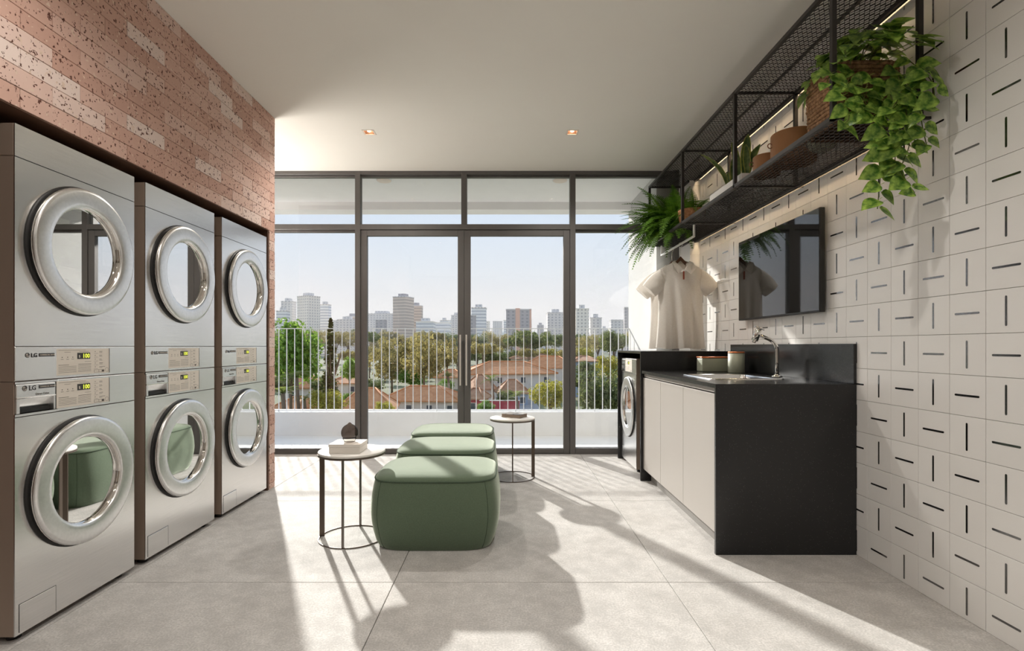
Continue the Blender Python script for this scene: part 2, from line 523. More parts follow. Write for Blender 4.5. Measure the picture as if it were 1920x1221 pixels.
M['darkpot'] = mat('dark_stone_bowl', srgb(48, 44, 42), .6, noise=(20, srgb(36, 33, 31), .6, (1, 1, 1)))
M['whitepot'] = mat('white_planter', srgb(232, 230, 226), .5, noise=(8, srgb(224, 222, 218), .4, (1, 1, 1)))
M['palegreen'] = mat('pale_green_glaze', srgb(196, 198, 170), .35, noise=(6, srgb(186, 188, 158), .5, (1, 1, 1)))
M['seagrass'] = mat('woven_seagrass', srgb(176, 136, 98), .9, noise=(60, srgb(112, 78, 52), 1.0, (1, 1, 1)), bump=(150, .8, (1, 1, 1)))
M['soil'] = mat('potting_soil', srgb(58, 44, 34), .95, noise=(60, srgb(36, 27, 20), .9, (1, 1, 1)), bump=(90, .8, (1, 1, 1)))
M['collar'] = mat('ribbed_white_collar', srgb(228, 221, 212), .95, noise=(200, srgb(214, 206, 196), .8, (1, 1, 1)))
M['cloth'] = leaf_mat('white_pique_cotton', srgb(242, 237, 230), srgb(238, 232, 225), 90, .22, .95, .01)
M['walnut'] = mat('walnut_hanger', srgb(112, 76, 54), .5, noise=(20, srgb(84, 54, 36), .8, (1, 8, 8)))
M['redtrim'] = mat('rust_red_trim', srgb(170, 78, 54), .8, noise=(50, srgb(150, 64, 44), .5, (1, 1, 1)))
M['pothos'] = leaf_mat('pothos_leaf', srgb(68, 112, 40), srgb(168, 198, 90), 2.2, .35, .3, .35)
M['fern'] = leaf_mat('fern_leaf', srgb(70, 108, 28), srgb(112, 152, 46), 3, .4, .5, .3)
M['snake'] = leaf_mat('snake_plant_leaf', srgb(74, 98, 50), srgb(116, 136, 74), 26, .15, .35, .1)
M['snake_edge'] = leaf_mat('snake_plant_edge', srgb(186, 182, 78), srgb(172, 172, 84), 20, .2, .4, .1)
M['vine'] = mat('green_vine', srgb(88, 108, 46), .6, noise=(40, srgb(104, 92, 50), .7, (1, 1, 1)))
M['led'] = emit_mat('warm_led', (1.0, .74, .44), LED_POWER)
M['lampglow'] = emit_mat('lamp_glow', (1.0, .82, .55), 14.0)
M['brass'] = mat('warm_reflector', srgb(150, 110, 90), .5, .5, noise=(20, srgb(130, 94, 76), .4, (1, 1, 1)))
M['trim_white'] = mat('white_lamp_trim', srgb(236, 222, 210), .6, noise=(10, srgb(230, 216, 204), .4, (1, 1, 1)))

M['bar'].node_tree.nodes['Principled BSDF'].inputs['Coat IOR'].default_value = 2.0
M['bar'].node_tree.nodes['Principled BSDF'].inputs['Coat Roughness'].default_value = .1

_ob = M['ottoman'].node_tree.nodes['Principled BSDF']
_ob.inputs['Sheen Weight'].default_value = 1.0
_ob.inputs['Sheen Roughness'].default_value = .35
_ob.inputs['Sheen Tint'].default_value = (.88, .95, .80, 1)
# ------------------------------------------------------------------ room shell
CEIL, WX, WY = 2.88, 1.853, 5.32          # ceiling height, tiled wall, window line
LX, BX = -3.0, -1.806                     # far left wall beyond the brick, brick face
YB = -2.6                                 # wall behind the camera

# floor: slab with one object for each large tile
floor = struct(MB().box(LX, WX + .1, YB, WY + .08, -.12, -.012).build('floor', M['floor_grout']))
xs = [LX] + [-.519 + 1.277 * k for k in range(-1, 2)] + [WX]
ys = [YB] + [2.438 + 1.286 * k for k in range(-3, 3)] + [WY + .08]
for i in range(len(xs) - 1):
    for j in range(len(ys) - 1):
        x0, x1, y0, y1 = xs[i], xs[i + 1], ys[j], ys[j + 1]
        cx, cy = (x0 + x1) / 2, (y0 + y1) / 2
        g = .0016
        t = MB().rbox(x0 - cx + g, x1 - cx - g, y0 - cy + g, y1 - cy - g, -.011, 0, .0012).build('floor_tile', M['floor'], floor)
        t.location = (cx, cy, 0)

# ceiling with square cut-outs for the downlights
LAMPS = [(-1.137, 4.36), (.555, 4.36)] + [(x, y) for y in (1.65, -.2, -1.8) for x in (-1.137, .555)]  # first pair is in view; the other rows are added, unseen fill lamps
hole = .0375
cxs = sorted({LX, WX + .1} | {v for x, _ in LAMPS for v in (x - hole, x + hole)})
cys = sorted({YB, WY} | {v for _, y in LAMPS for v in (y - hole, y + hole)})
mb = MB()
for i in range(len(cxs) - 1):
    for j in range(len(cys) - 1):
        mx_, my_ = (cxs[i] + cxs[i + 1]) / 2, (cys[j] + cys[j + 1]) / 2
        if any(abs(mx_ - x) < hole and abs(my_ - y) < hole for x, y in LAMPS): continue
        mb.box(cxs[i], cxs[i + 1], cys[j], cys[j + 1], CEIL, CEIL + .12)
ceiling = struct(mb.build('ceiling', M['plaster'], fix=True))
struct(MB().box(LX, WX + .1, YB, WY, CEIL + .13, CEIL + .25).build('ceiling_slab', M['plaster']))

# walls out of view
struct(MB().box(LX - .1, WX + .1, YB - .1, YB, 0, CEIL).build('wall_back', M['taupe']))
struct(MB().box(LX - .1, LX, YB, WY, 0, CEIL).build('wall_far_left', M['paint']))

# brick wall with the appliance niche
NT, NZ = 1.985, 2.572                      # niche top, depth of the recess (distance from camera axis)
mb = MB()
mb.box(-2.62, BX - .028, .5, 4.10 - .012, NT + .012, CEIL)             # above the niche
mb.box(-2.62, BX - .028, 4.004, 4.10 - .012, 0, NT + .02)              # end pier
mb.box(-2.62, BX - .028, .5, .9, 0, NT + .02)                          # near pier, out of view
mb.box(-2.62, -2.575, .9, 4.004, 0, NT + .02)                          # back of the niche
wall_left = struct(mb.build('wall_left', M['mortar']))
MB().box(-2.575, BX - .004, .9, 3.99, NT - .004, NT + .011).build('niche_soffit', M['liner'], wall_left)
MB().box(-2.575, BX - .004, 3.985, 4.003, 0, NT - .004).build('niche_jamb', M['liner'], wall_left)
CH = (CEIL - NT) / 12
BL, G = .275, .0022
brick_cache = {}
def brick(y0, y1, z0, z1, end=False):
    L, H = y1 - y0 - G, z1 - z0 - G
    key = (round(L, 4), round(H, 4))
    if key not in brick_cache:
        brick_cache[key] = MB().rbox(-.03, 0, -L / 2, L / 2, -H / 2, H / 2, .0012).mesh('brick', M['brick'])
    o = obj('brick', brick_cache[key], wall_left)
    o.location = (BX + random.uniform(-.0012, .0012), (y0 + y1) / 2, (z0 + z1) / 2)
random.seed(4)
for c in range(12):
    z0 = NT + c * CH
    y = 1.950 - BL * 4 + (BL / 2 if c % 2 else 0)
    y = max(y, .6)
    st = 1.950 + (BL / 2 if c % 2 else 0)
    k = -4
    while True:
        y0, y1 = st + k * BL, st + (k + 1) * BL
        k += 1
        if y0 >= 4.10: break
        y1 = min(y1, 4.10)
        if y1 - y0 > .01: brick(y0, y1, z0, z0 + CH)
z1 = NT
while z1 > .005:
    z0 = max(z1 - CH, 0)
    brick(4.004, 4.10, z0, z1)
    z1 = z0

# tiled wall: recessed grout bed, each tile in view an object with its own black inlay
T, Z0T, Y0T = .165, -.007, 2.017
wall_right = struct(MB().box(WX + .002, WX + .1, YB, WY + .08, 0, CEIL).build('wall_right', M['grout']))
tile_cache = {}
def tile_mesh(h0, h1, d0, d1):
    key = tuple(round(v, 4) for v in (h0, h1, d0, d1))
    if key not in tile_cache:
        tile_cache[key] = MB().rbox(-.004, .004, d0 + .0009, d1 - .0009, h0 + .0009, h1 - .0009, .0008).mesh('tile', M['tile'])
    return tile_cache[key]
def inlay_mesh(horizontal, x, clip=None):
    L, w = .0565, .0042
    mb = MB()
    n = 5
    pts = []
    for s in (1, -1):
        for k in range(n):
            a = -math.pi / 2 + math.pi * k / (n - 1)
            pts.append((s * (L - w + w * math.cos(a)), s * w * math.sin(a)))
    poly = [(x, (p if horizontal else q), (q if horizontal else p)) for p, q in pts]
    return mb.prism(poly, (-.0012, 0, 0)).mesh('inlay', M['bar'])
INL = {True: inlay_mesh(True, -.0038), False: inlay_mesh(False, -.0038)}
rest = MB(); rest_bars = MB()
for c in range(-29, 19):
    for r in range(0, 18):
        y0, y1 = Y0T + c * T, Y0T + (c + 1) * T
        z0, z1 = Z0T + r * T, Z0T + (r + 1) * T
        z0c, z1c = max(z0, 0), min(z1, CEIL)
        y1c = min(y1, 5.0)
        if y1c - y0 < .02 or y0 < YB: continue
        cy, cz = (y0 + y1) / 2, (z0 + z1) / 2
        horizontal = (c + r) % 2 == 1
        hidden = 2.80 < y0 and y1 < 4.27 and z1 < 1.0 or y0 > 4.27 and z1 < 1.05
        if -1 <= c <= 17 and not hidden:
            t = obj('tile', tile_mesh(z0c - cz, z1c - cz, y0 - cy, y1c - cy), wall_right, (WX, cy, cz))
            if y1c - y0 > .12 and z1c - z0c > .12:
                obj('inlay', INL[horizontal], t)
        else:
            rest.box(WX - .004, WX + .004, y0 + .0009, y1c - .0009, z0c + .0009, z1c - .0009)
            if c < -1 and z1c - z0c > .12:
                h = (.0565, .0042) if horizontal else (.0042, .0565)
                rest.box(WX - .005, WX - .0038, cy - h[0], cy + h[0], cz - h[1], cz + h[1], mi=1)
tag(rest.build('tile_field', [M['tile'], M['bar']], wall_right), kind='stuff')
# tiled column in the corner by the glazing
column = struct(MB().box(1.757, WX, 5.0, WY, 0, CEIL).build('wall_corner', M['tile']))
for r in range(0, 18):
    if r % 2: MB().box(WX - .012, WX - .003, 4.998, 5.0005, r * T + .03, r * T + .14).build('inlay', M['bar'], column)
    z0, z1 = Z0T + r * T, min(Z0T + (r + 1) * T, CEIL)
    MB().rbox(1.757, WX, 4.994, 5.0, max(z0, 0) + .0009, z1 - .0009, .0008).build('tile', M['tile'], column)
MB().box(1.70, 1.76, WY - .02, WY + .02, 0, CEIL).build('side_jamb', M['frame'], column)

# ------------------------------------------------------------------ glazing
S = WY / F_PX
def wx(px): return (px - VX) * S
def wz(py): return CAM_H + (VY - py) * S
Ya, Yb = WY, WY + .08
window = struct(empty('window_1', (0, WY, 0)))
def member(name, x0, x1, z0, z1, parent, y0=Ya, y1=Yb, m='frame'):
    o = MB().rbox(x0, x1, y0 - WY, y1 - WY, z0, z1, .002).build(name, M[m], parent)
    return o
def pane(x0, x1, z0, z1, parent, y=Ya + .04):
    return MB().box(x0, x1, y - WY - .003, y - WY + .003, z0, z1).build('glass_pane', M['pane'], parent)
RX = 1.72
mL0, mL1 = wx(665.5), wx(675.3)
mC0, mC1 = wx(864.8), wx(875.2)
mR0, mR1 = wx(1069), wx(1079.2)
TZ0, TZ1 = wz(430.2), wz(420.3)
member('head_rail', LX, RX, wz(327), CEIL, window)
member('transom', LX, RX, TZ0, TZ1, window)
member('sill_rail', LX, mL0, 0, wz(841), window)
member('sill_rail', mR1, RX, 0, wz(841), window)
for a, b in ((LX, LX + .05), (mL0, mL1), (mR0, mR1)):
    member('mullion', a, b, 0, CEIL - .01, window, y0=Ya - .002)
member('mullion', mC0, mC1, TZ1, CEIL - .01, window, y0=Ya - .002)
for a, b in ((LX + .05, mL0), (mR1, RX)):
    member('glazing_bead', a, b, TZ0 - .022, TZ0, window, y0=Ya + .03)
    pane(a, b, wz(841), TZ0, window)
for a, b in ((LX + .05, mL0), (mL1, mC0), (mC1, mR0), (mR1, RX)):
    pane(a, b, TZ1, wz(327), window)
    member('glazing_bead', a, b, wz(330.5), wz(327), window, y0=Ya + .03)
def glass_door(name, a, b, hx):
    d = struct(empty(name, (0, WY, 0)))
    sw = .064
    y0, y1 = Ya + .012, Ya + .062
    member('door_stile', a, a + sw, .004, TZ0 - .004, d, y0, y1)
    member('door_stile', b - sw, b, .004, TZ0 - .004, d, y0, y1)
    member('top_rail', a + sw, b - sw, wz(441.8), TZ0 - .004, d, y0, y1)
    member('bottom_rail', a + sw, b - sw, .004, wz(842), d, y0, y1)
    pane(a + sw, b - sw, wz(842), wz(441.8), d, (y0 + y1) / 2)
    h = member('door_handle', hx - .008, hx + .008, .70, 1.214, d, Ya - .035, Ya - .02, 'handle')
    for z in (.76, 1.15):
        MB().tube([(hx, -.03, z), (hx, .014, z)], .006, 8).build('handle_standoff', M['handle'], h)
    return d
glass_door('door_1', mL1 + .002, wx(870) - .001, wx(863.4))
glass_door('door_2', wx(870) + .001, mR0 - .002, wx(874.8))
struct(MB().box(mL1, mR0, WY, WY + .08, -.012, .002).build('door_threshold', M['frame']))

# ------------------------------------------------------------------ balcony
BR = 1.555
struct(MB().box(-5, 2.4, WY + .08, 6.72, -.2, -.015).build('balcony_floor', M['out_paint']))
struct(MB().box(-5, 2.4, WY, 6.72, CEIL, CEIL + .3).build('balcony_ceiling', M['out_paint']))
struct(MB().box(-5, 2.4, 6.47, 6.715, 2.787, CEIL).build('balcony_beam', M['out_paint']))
struct(MB().box(-5, 2.4, 6.5, 6.715, -.2, .278).build('balcony_kerb', M['out_paint']))
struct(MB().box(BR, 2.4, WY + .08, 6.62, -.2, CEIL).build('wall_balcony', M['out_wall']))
rail = thing('balcony_railing', 'white steel balcony railing of thin upright flat bars', 'railing', (0, 6.6, 0))
RB, RT = .30, 1.316
first = None
x = -4.25
k = 0
bar_me = {}
while x < 1.54:
    long = k % 10 == 4
    if long not in bar_me:
        bar_me[long] = MB().rbox(-.0045, .0045, -.007, .007, .278 if long else RB, RT, .001).mesh('baluster', M['rail'])
    obj('baluster', bar_me[long], rail, (x, 0, 0))
    x += .0995; k += 1
MB().rbox(-4.3, BR, -.022, .022, RT, RT + .008, .001).build('top_rail', M['rail'], rail)
MB().rbox(-4.3, BR, -.022, .022, RB - .012, RB, .001).build('bottom_rail', M['rail'], rail)
for px, lab in ((720, 'round flush ceiling light over the balcony, left of the door mullion'), (1050, 'round flush ceiling light over the balcony, right of the door mullion')):
    t = thing('soffit_light', lab, 'ceiling light', ((px - VX) * 5.62 / F_PX, 5.62, CEIL), group='round balcony lights')
    MB().lathe([(.001, -.012), (.07, -.012), (.078, -.006), (.08, 0)], 32).build('diffuser', M['trim_white'], t)
    MB().lathe([(.08, -.004), (.086, -.004), (.086, 0)], 32).build('rim', M['rail'], t)

# ------------------------------------------------------------------ downlights
def downlight(x, y, label):
    t = thing('downlight', label, 'downlight', (x, y, CEIL), group='square recessed ceiling downlights')
    h = hole
    mb = MB()
    for a in ((-h - .012, h + .012, -h - .012, -h), (-h - .012, h + .012, h, h + .012), (-h - .012, -h, -h, h), (h, h + .012, -h, h)):
        mb.box(*a, -.003, 0)
    mb.build('trim_ring', M['trim_white'], t)
    mb = MB()
    q = .018
    lo = [(-h, -h, 0), (h, -h, 0), (h, h, 0), (-h, h, 0)]
    hi = [(-q, -q, .06), (q, -q, .06), (q, q, .06), (-q, q, .06)]
    mb.add(lo + hi, [(i, (i + 1) % 4, 4 + (i + 1) % 4, 4 + i) for i in range(4)])
    mb.build('reflector', M['brass'], t)
    MB().lathe([(.0005, .003), (.010, .005), (.015, .012), (.016, .024), (.016, .062)], 20).build('bulb', M['lampglow'], t)
    ld = bpy.data.lights.new('downlight_beam', 'SPOT')
    ld.energy = LAMP_POWER * (1.5 if y > 4 else 1.0)
    ld.spot_size = math.radians(150); ld.spot_blend = .9
    ld.shadow_soft_size = .035
    ld.color = (1.0, .95, .88)
    lo = bpy.data.objects.new('downlight_beam', ld)
    COL.objects.link(lo)
    lo.parent = t
    lo.location = (0, 0, -.012)
    return t
for i, (x, y) in enumerate(LAMPS):
    if i == 0: lab = 'small square recessed downlight near the brick wall, lit'
    elif i == 1: lab = 'small square recessed downlight near the metal shelf, lit'
    else: lab = 'added unseen square recessed fill downlight in the %s row from the window, on the %s' % (('second', 'third', 'fourth')[(i - 2) // 2], 'brick side' if i % 2 == 0 else 'tiled side')
    downlight(x, y, lab)

# added linear uplight, unseen behind the brick pier, to brighten the ceiling
ul = thing('added_fill_uplight', 'added slim bronze fill uplight, out of view on the recess wall behind the brick pier', 'added fill lamp', (LX, 4.72, 1.15))
MB().rbox(.001, .02, -.50, .50, -.04, .04, .002).build('back_plate', M['bronze'], ul)
MB().rbox(.02, .10, -.52, .52, -.03, -.022, .002).box(.02, .024, -.52, .52, -.022, .02).box(.096, .10, -.52, .52, -.022, .02).build('lamp_trough', M['bronze'], ul)
ld = bpy.data.lights.new('uplight', 'AREA'); ld.shape = 'RECTANGLE'; ld.size = .06; ld.size_y = 1.0; ld.energy = FILL_UPLIGHT_POWER; ld.color = (1.0, .96, .90)
lo = bpy.data.objects.new('uplight', ld); COL.objects.link(lo); lo.parent = ul; lo.location = (.06, 0, .0); lo.rotation_euler = (math.pi, 0, 0)
# ------------------------------------------------------------------ laundry machines
W2 = .31                                   # half width of a machine
def plate_with_hole(y0, y1, z0, z1, cy, cz, r, x=0.0, depth=.004, n=48):
    """front panel with a round opening; normal +x"""
    angs = [2 * math.pi * k / n for k in range(n)]
    for Y, Z in ((y0, z0), (y1, z0), (y1, z1), (y0, z1)):
        angs.append(math.atan2(Z - cz, Y - cy) % (2 * math.pi))
    angs = sorted(set(round(a, 6) for a in angs))
    inner, outer = [], []
    for a in angs:
        c, s = math.cos(a), math.sin(a)
        t = min([(y1 - cy) / c if c > 1e-9 else 9e9, (y0 - cy) / c if c < -1e-9 else 9e9,
                 (z1 - cz) / s if s > 1e-9 else 9e9, (z0 - cz) / s if s < -1e-9 else 9e9])
        inner.append((x, cy + r * c, cz + r * s)); outer.append((x, cy + t * c, cz + t * s))
    m = len(angs)
    mb = MB()
    back = [(x - depth, p[1], p[2]) for p in outer]
    binn = [(x - depth, p[1], p[2]) for p in inner]
    v = inner + outer + back + binn
    f = []
    for i in range(m):
        j = (i + 1) % m
        f.append((i, m + i, m + j, j))
        f.append((m + i, 2 * m + i, 2 * m + j, m + j))
        f.append((i, j, 3 * m + j, 3 * m + i))
    mb.add(v, f)
    return mb

XA = axis_matrix((0, 0, 0), (1, 0, 0))     # lathe axis along +x
def x_lathe(cy, cz):
    return Matrix.Translation((0, cy, cz)) @ Matrix(((0, 0, 1, 0), (1, 0, 0, 0), (0, 1, 0, 0), (0, 0, 0, 1)))
TXT = lambda y, z, x=.0022: Matrix.Translation((x, y, z)) @ Matrix(((0, 0, 1, 0), (1, 0, 0, 0), (0, 1, 0, 0), (0, 0, 0, 1)))

def add_door(root, cz, hinge_right=True):
    Mx = x_lathe(0, cz)
    g = MB().lathe([(.272, .0005), (.272, .004), (.260, .006), (.254, .006)], 56, Mx).build('door_gasket', M['gasket'], root)
    d = MB().lathe([(.254, .004), (.2575, .013), (.2635, .018), (.266, .023), (.2645, .029), (.2585, .0335), (.250, .035),
                    (.205, .0335), (.192, .032), (.187, .0295), (.1845, .025)], 64, Mx).build('door_ring', M['ring'], root)
    MB().lathe([(.1845, .025), (.182, .0235), (.1795, .014), (.176, -.010)], 56, Mx).build('inner_rim', M['chrome'], d)
    MB().lathe([(.2655, .0185), (.2668, .021), (.2662, .0245)], 56, Mx).build('edge_bead', M['chrome'], d)
    MB().lathe([(.0004, .008), (.06, .008), (.12, .008), (.178, .008)], 48, Mx).build('door_glass', M['doorglass'], d)
    MB().lathe([(.176, -.004), (.165, -.03), (.150, -.035), (.150, -.05), (.19, -.06), (.215, -.10), (.215, -.30), (.0005, -.31)], 48, Mx).build('drum', M['drum'], root)

def add_panel(root, z0, z1, y0, y1):
    """print-covered control sticker with display"""
    p = MB().rbox(-.001, .0018, y0, y1, z0, z1, .0008).build('control_sticker', M['panel'], root)
    MB().box(.0012, .0022, y1 - .0035, y1, z0, z1).build('sticker_edge', M['ink'], p)
    H, Wd = z1 - z0, y1 - y0
    dy0, dy1 = y0 + .36 * Wd, y0 + .60 * Wd
    dz0, dz1 = z0 + .60 * H, z0 + .84 * H
    disp = MB().box(.001, .0026, dy0, dy1, dz0, dz1).build('display', M['lcd'], p)
    me = text_mesh('100', .026, M['digit'], TXT(dy0 + .026, dz0 + .004, .0029), .0004)
    obj('display_digits', me, p)
    me = text_mesh('$', .016, M['panel'], TXT(dy0 + .006, dz0 + .006, .0029))
    obj('display_sign', me, p)
    ink = MB()
    def line(a, b, z, h=.0011): ink.box(.0015, .0021, y0 + a * Wd, y0 + b * Wd, z0 + z * H - h / 2, z0 + z * H + h / 2)
    line(.03, .52, .945); line(.13, .24, .87); line(.40, .58, .885)
    for a in (.07, .165, .255): line(a, a + .045, .60, .0013); ink.box(.0015, .0021, y0 + (a + .015) * Wd, y0 + (a + .03) * Wd, z0 + .66 * H, z0 + .69 * H)
    line(.5, .62, .49)
    line(.03, .21, .385, .0016); line(.38, .625, .395, .0016)
    for z in (.325, .27, .215, .16, .105): line(.03, .345, z); line(.375, .62, z + .01)
    for k in range(5):
        zz = .88 - k * .155
        ink.box(.0015, .0021, y0 + .695 * Wd, y0 + .71 * Wd, z0 + (zz - .012) * H, z0 + (zz + .012) * H)
        line(.68, .76, zz - .075, .0008)
        line(.785, .785 + (.06, .055, .045, .075, .12)[k], zz, .0015); line(.785, .845, zz - .045, .0012)
    line(.68, .88, .045); line(.68, .88, .14)
    for a in (.68, .775, .88): ink.box(.0015, .0021, y0 + a * Wd, y0 + a * Wd + .0012, z0 + .045 * H, z0 + .14 * H)
    ink.box(.0015, .0021, y0 + .835 * Wd, y0 + .88 * Wd, z0 + .06 * H, z0 + .125 * H)
    ink.tube([(.0016, y0 + .94 * Wd + .0095 * math.cos(t), z0 + .125 * H + .0095 * math.sin(t)) for t in [k * math.pi / 8 for k in range(16)]], .0006, 4, closed=True)
    ink.build('printed_text', M['ink'], p)
    return p

def add_logo(root, y, z, s, m, x=0.0):
    lg = text_mesh('LG', s, m, TXT(y + s * 1.02, z - s * .35, x + .0022), .0005)
    obj('brand_letters', lg, root)
    mb = MB()
    r = s * .42
    ring = [(.0022, y + s * .35 + r * math.cos(t), z + r * math.sin(t)) for t in [2 * math.pi * k / 28 for k in range(28)]]
    mb.add([(.0022, y + s * .35, z)] + ring, [(0, 1 + k, 1 + (k + 1) % 28) for k in range(28)])
    mb.v = [(p[0] + x, p[1], p[2]) for p in mb.v]
    em = mb.build('round_emblem', m, root)
    fc = MB()
    cx, cz = y + s * .35, z
    fc.box(.0023, .0027, cx - .05 * s, cx + .02 * s, cz - .2 * s, cz + .25 * s)
    fc.box(.0023, .0027, cx - .05 * s, cx + .14 * s, cz - .2 * s, cz - .13 * s)
    fc.box(.0023, .0027, cx - .24 * s, cx - .14 * s, cz + .06 * s, cz + .16 * s)
    fc.tube([(.0025, cx + .31 * s * math.cos(t), cz + .31 * s * math.sin(t)) for t in [math.pi * .62 + k * math.pi * 1.38 / 14 for k in range(15)]], s * .03, 4)
    fc.v = [(p[0] + x, p[1], p[2]) for p in fc.v]
    fc.build('emblem_face', M['panel'], em)

def make_dryer():
    """sits on the washer: base height .968"""
    r = thing('tumble_dryer', 'dryer', 'dryer')
    D = .66
    H = .954
    body = MB()
    body.box(-D, -.004, -W2, -W2 + .003, 0, H - .122); body.box(-D, -.004, W2 - .003, W2, 0, H - .122)
    body.box(-D, -D + .003, -W2, W2, 0, H - .122); body.box(-D, -.01, -W2 + .003, W2 - .003, 0, .003)
    body.build('side_panels', M['side'], r)
    MB().rbox(-D, -.0041, -W2, W2, H - .120, H, .002).box(-.004, 0, -W2, W2, H - .120, H, mi=1).build('top_fascia', [M['side'], M['steel']], r)
    plate_with_hole(-W2, W2, .132, H - .1235, 0, .530, .262).build('front_panel', M['steel'], r)
    MB().box(-.006, -.0025, -W2 + .003, W2 - .003, H - .124, H - .1195).build('seam_gap', M['gasket'], r)
    MB().rbox(-.0038, .001, -W2, W2, .002, .1295, .0015).build('control_fascia', M['steel'], r)
    add_door(r, .530)
    add_panel(r, .012, .121, -.132, .149)
    add_logo(r, -.268, .097, .022, M['badge'])
    bd = MB().box(0, .002, -.212, -.142, .091, .104).build('name_badge', M['badge'], r)
    obj('badge_lettering', text_mesh('COMMERCIAL DRYER', .0072, M['panel'], TXT(-.2085, .0952, .0023)), bd)
    return r

def make_washer():
    r = thing('washing_machine', 'washer', 'washing machine')
    D, H = .66, .966
    body = MB()
    body.box(-D, -.004, -W2, -W2 + .003, .028, H); body.box(-D, -.004, W2 - .003, W2, .028, H)
    body.box(-D, -D + .003, -W2, W2, .028, H); body.box(-D, -.01, -W2 + .003, W2 - .003, .028, .031); body.box(-D, -.03, -W2 + .003, W2 - .003, H - .003, H)
    body.build('side_panels', M['side'], r)
    plate_with_hole(-W2, W2, .028, .834, 0, .533, .262).build('front_panel', M['steel'], r)
    # control strip around the detergent drawer
    st = MB()
    st.rbox(-.0038, .001, -W2 + .185, W2, .837, H, .0015)
    st.box(-.0038, .001, -W2, -W2 + .185, H - .008, H); st.box(-.0038, .001, -W2, -W2 + .185, .837, .846)
    st.build('control_fascia', M['steel'], r)
    dr = MB()
    a, b = -W2 + .004, -W2 + .172
    dr.rbox(-.03, .003, a, b, .905, H - .010, .002)
    dr.rbox(-.03, .003, a, a + .014, .848, .905, .0015)
    dr.rbox(-.03, .003, b - .008, b, .848, .905, .0015)
    dr.add([(.001, a + .014, .905), (.001, b - .008, .905), (-.022, b - .008, .862), (-.022, a + .014, .862)], [(0, 3, 2, 1)])
    drawer = dr.build('detergent_drawer', M['ring'], r)
    MB().box(-.028, -.012, a + .014, b - .008, .848, .864).build('drawer_shadow_gap', M['gasket'], drawer)
    MB().rbox(-.004, .0045, a, b, .902, .907, .0008).build('drawer_lip', M['chrome'], drawer)
    MB().box(-.025, 0, b + .001, b + .012, .847, H - .009).build('drawer_side_gap', M['gasket'], drawer)
    add_logo(r, -.282, .941, .025, M['badge'], .0014)
    bd = MB().box(.003, .0042, -.214, -.144, .936, .949).build('name_badge', M['badge'], r)
    obj('badge_lettering', text_mesh('COMMERCIAL WASHER', .0068, M['panel'], TXT(-.211, .9402, .0044)), bd)
    obj('drawer_lettering', text_mesh('Direct Drive', .0115, M['ink'], TXT(-.228, .912, .0034)), r)
    add_panel(r, .848, .957, -.132, .149)
    add_door(r, .533)
    h = MB()
    y0, y1, z0, z1 = -W2 + .018, -W2 + .175, .035, .138
    h.rbox(-.002, .0016, y0, y1, z0, z1, .001)
    hatch = h.build('service_hatch', M['steel'], r)
    e = MB()
    for q in ((y0 - .002, y1 + .002, z1, z1 + .002), (y0 - .002, y0, z0, z1), (y1, y1 + .002, z0, z1)):
        e.box(.0002, .0008, *q)
    e.build('hatch_gap', M['gasket'], hatch)
    for sx in (-.05, -.6):
        for sy in (-.26, .26):
            MB().lathe([(.0005, 0), (.022, 0), (.022, .012), (.012, .014), (.012, .03)], 14, Matrix.Translation((sx, sy, 0))).build('foot', M['gasket'], r)
    return r

washer0, dryer0 = make_washer(), make_dryer()
YS = (2.237, 2.936, 3.644)
wl_ = ('stainless front-loading washer on the floor, nearest of the wall row', 'stainless front-loading washer on the floor, middle of the wall row',
       'stainless front-loading washer on the floor, beside the brick pier')
dl_ = ('stainless tumble dryer stacked on top, nearest to the camera', 'stainless tumble dryer stacked on top, middle of the three',
       'stainless tumble dryer stacked on top, beside the brick pier')
for i, y in enumerate(YS):
    w = washer0 if i == 0 else copy_tree(washer0)
    d = dryer0 if i == 0 else copy_tree(dryer0)
    w.location = (-1.806, y, 0); d.location = (-1.806, y, .968)
    tag(w, wl_[i], group='stacked laundry machines in the brick niche'); tag(d, dl_[i], group='stacked laundry machines in the brick niche')
w4 = copy_tree(washer0)
w4.location = (1.132, 4.822, 0); w4.rotation_euler = (0, 0, math.pi)
w4['label'] = 'silver front-loading washer under the black counter by the window'
del w4['group']
w4.scale = (.62, .92, 1.02)

# ------------------------------------------------------------------ counter
CX0, CX1, CY0, CY1 = 1.106, WX - .0065, 2.755, 4.267
top = thing('stone_worktop', 'black speckled stone worktop with waterfall end panel and raised laundry bay', 'worktop', (0, 0, 0))
SX0, SX1, SY0, SY1 = 1.235, 1.645, 3.12, 3.60      # sink cut-out
mb = MB()
xs_, ys_ = (CX0, SX0, SX1, CX1), (CY0 + .02, SY0, SY1, CY1)
for i in range(3):
    for j in range(3):
        if i == 1 and j == 1: continue
        mb.box(xs_[i], xs_[i + 1], ys_[j], ys_[j + 1], .878, .900)
mb.build('top_slab', M['granite'], top, fix=True)
MB().rbox(CX0, CX1, CY0, CY0 + .02, 0, .900, .0012).build('waterfall_end', M['granite'], top)
MB().rbox(CX1 - .015, CX1, CY0, CY1, .9005, 1.112, .0012).build('backsplash', M['granite'], top)
MB().rbox(CX0 - .006, CX1, CY1, CY1 + .018, 0, 1.058, .0012).build('bay_side', M['granite'], top)
MB().rbox(CX0 - .006, 1.75, 5.128, 5.146, 0, 1.058, .0012).build('bay_side', M['granite'], top)
MB().rbox(CX0 - .006, 1.75, CY1 + .018, 5.128, 1.038, 1.058, .0012).build('bay_top', M['granite'], top)
MB().rbox(1.72, 1.75, CY1 + .02, 5.126, .02, 1.036, .0012).build('bay_back', M['granite'], top)

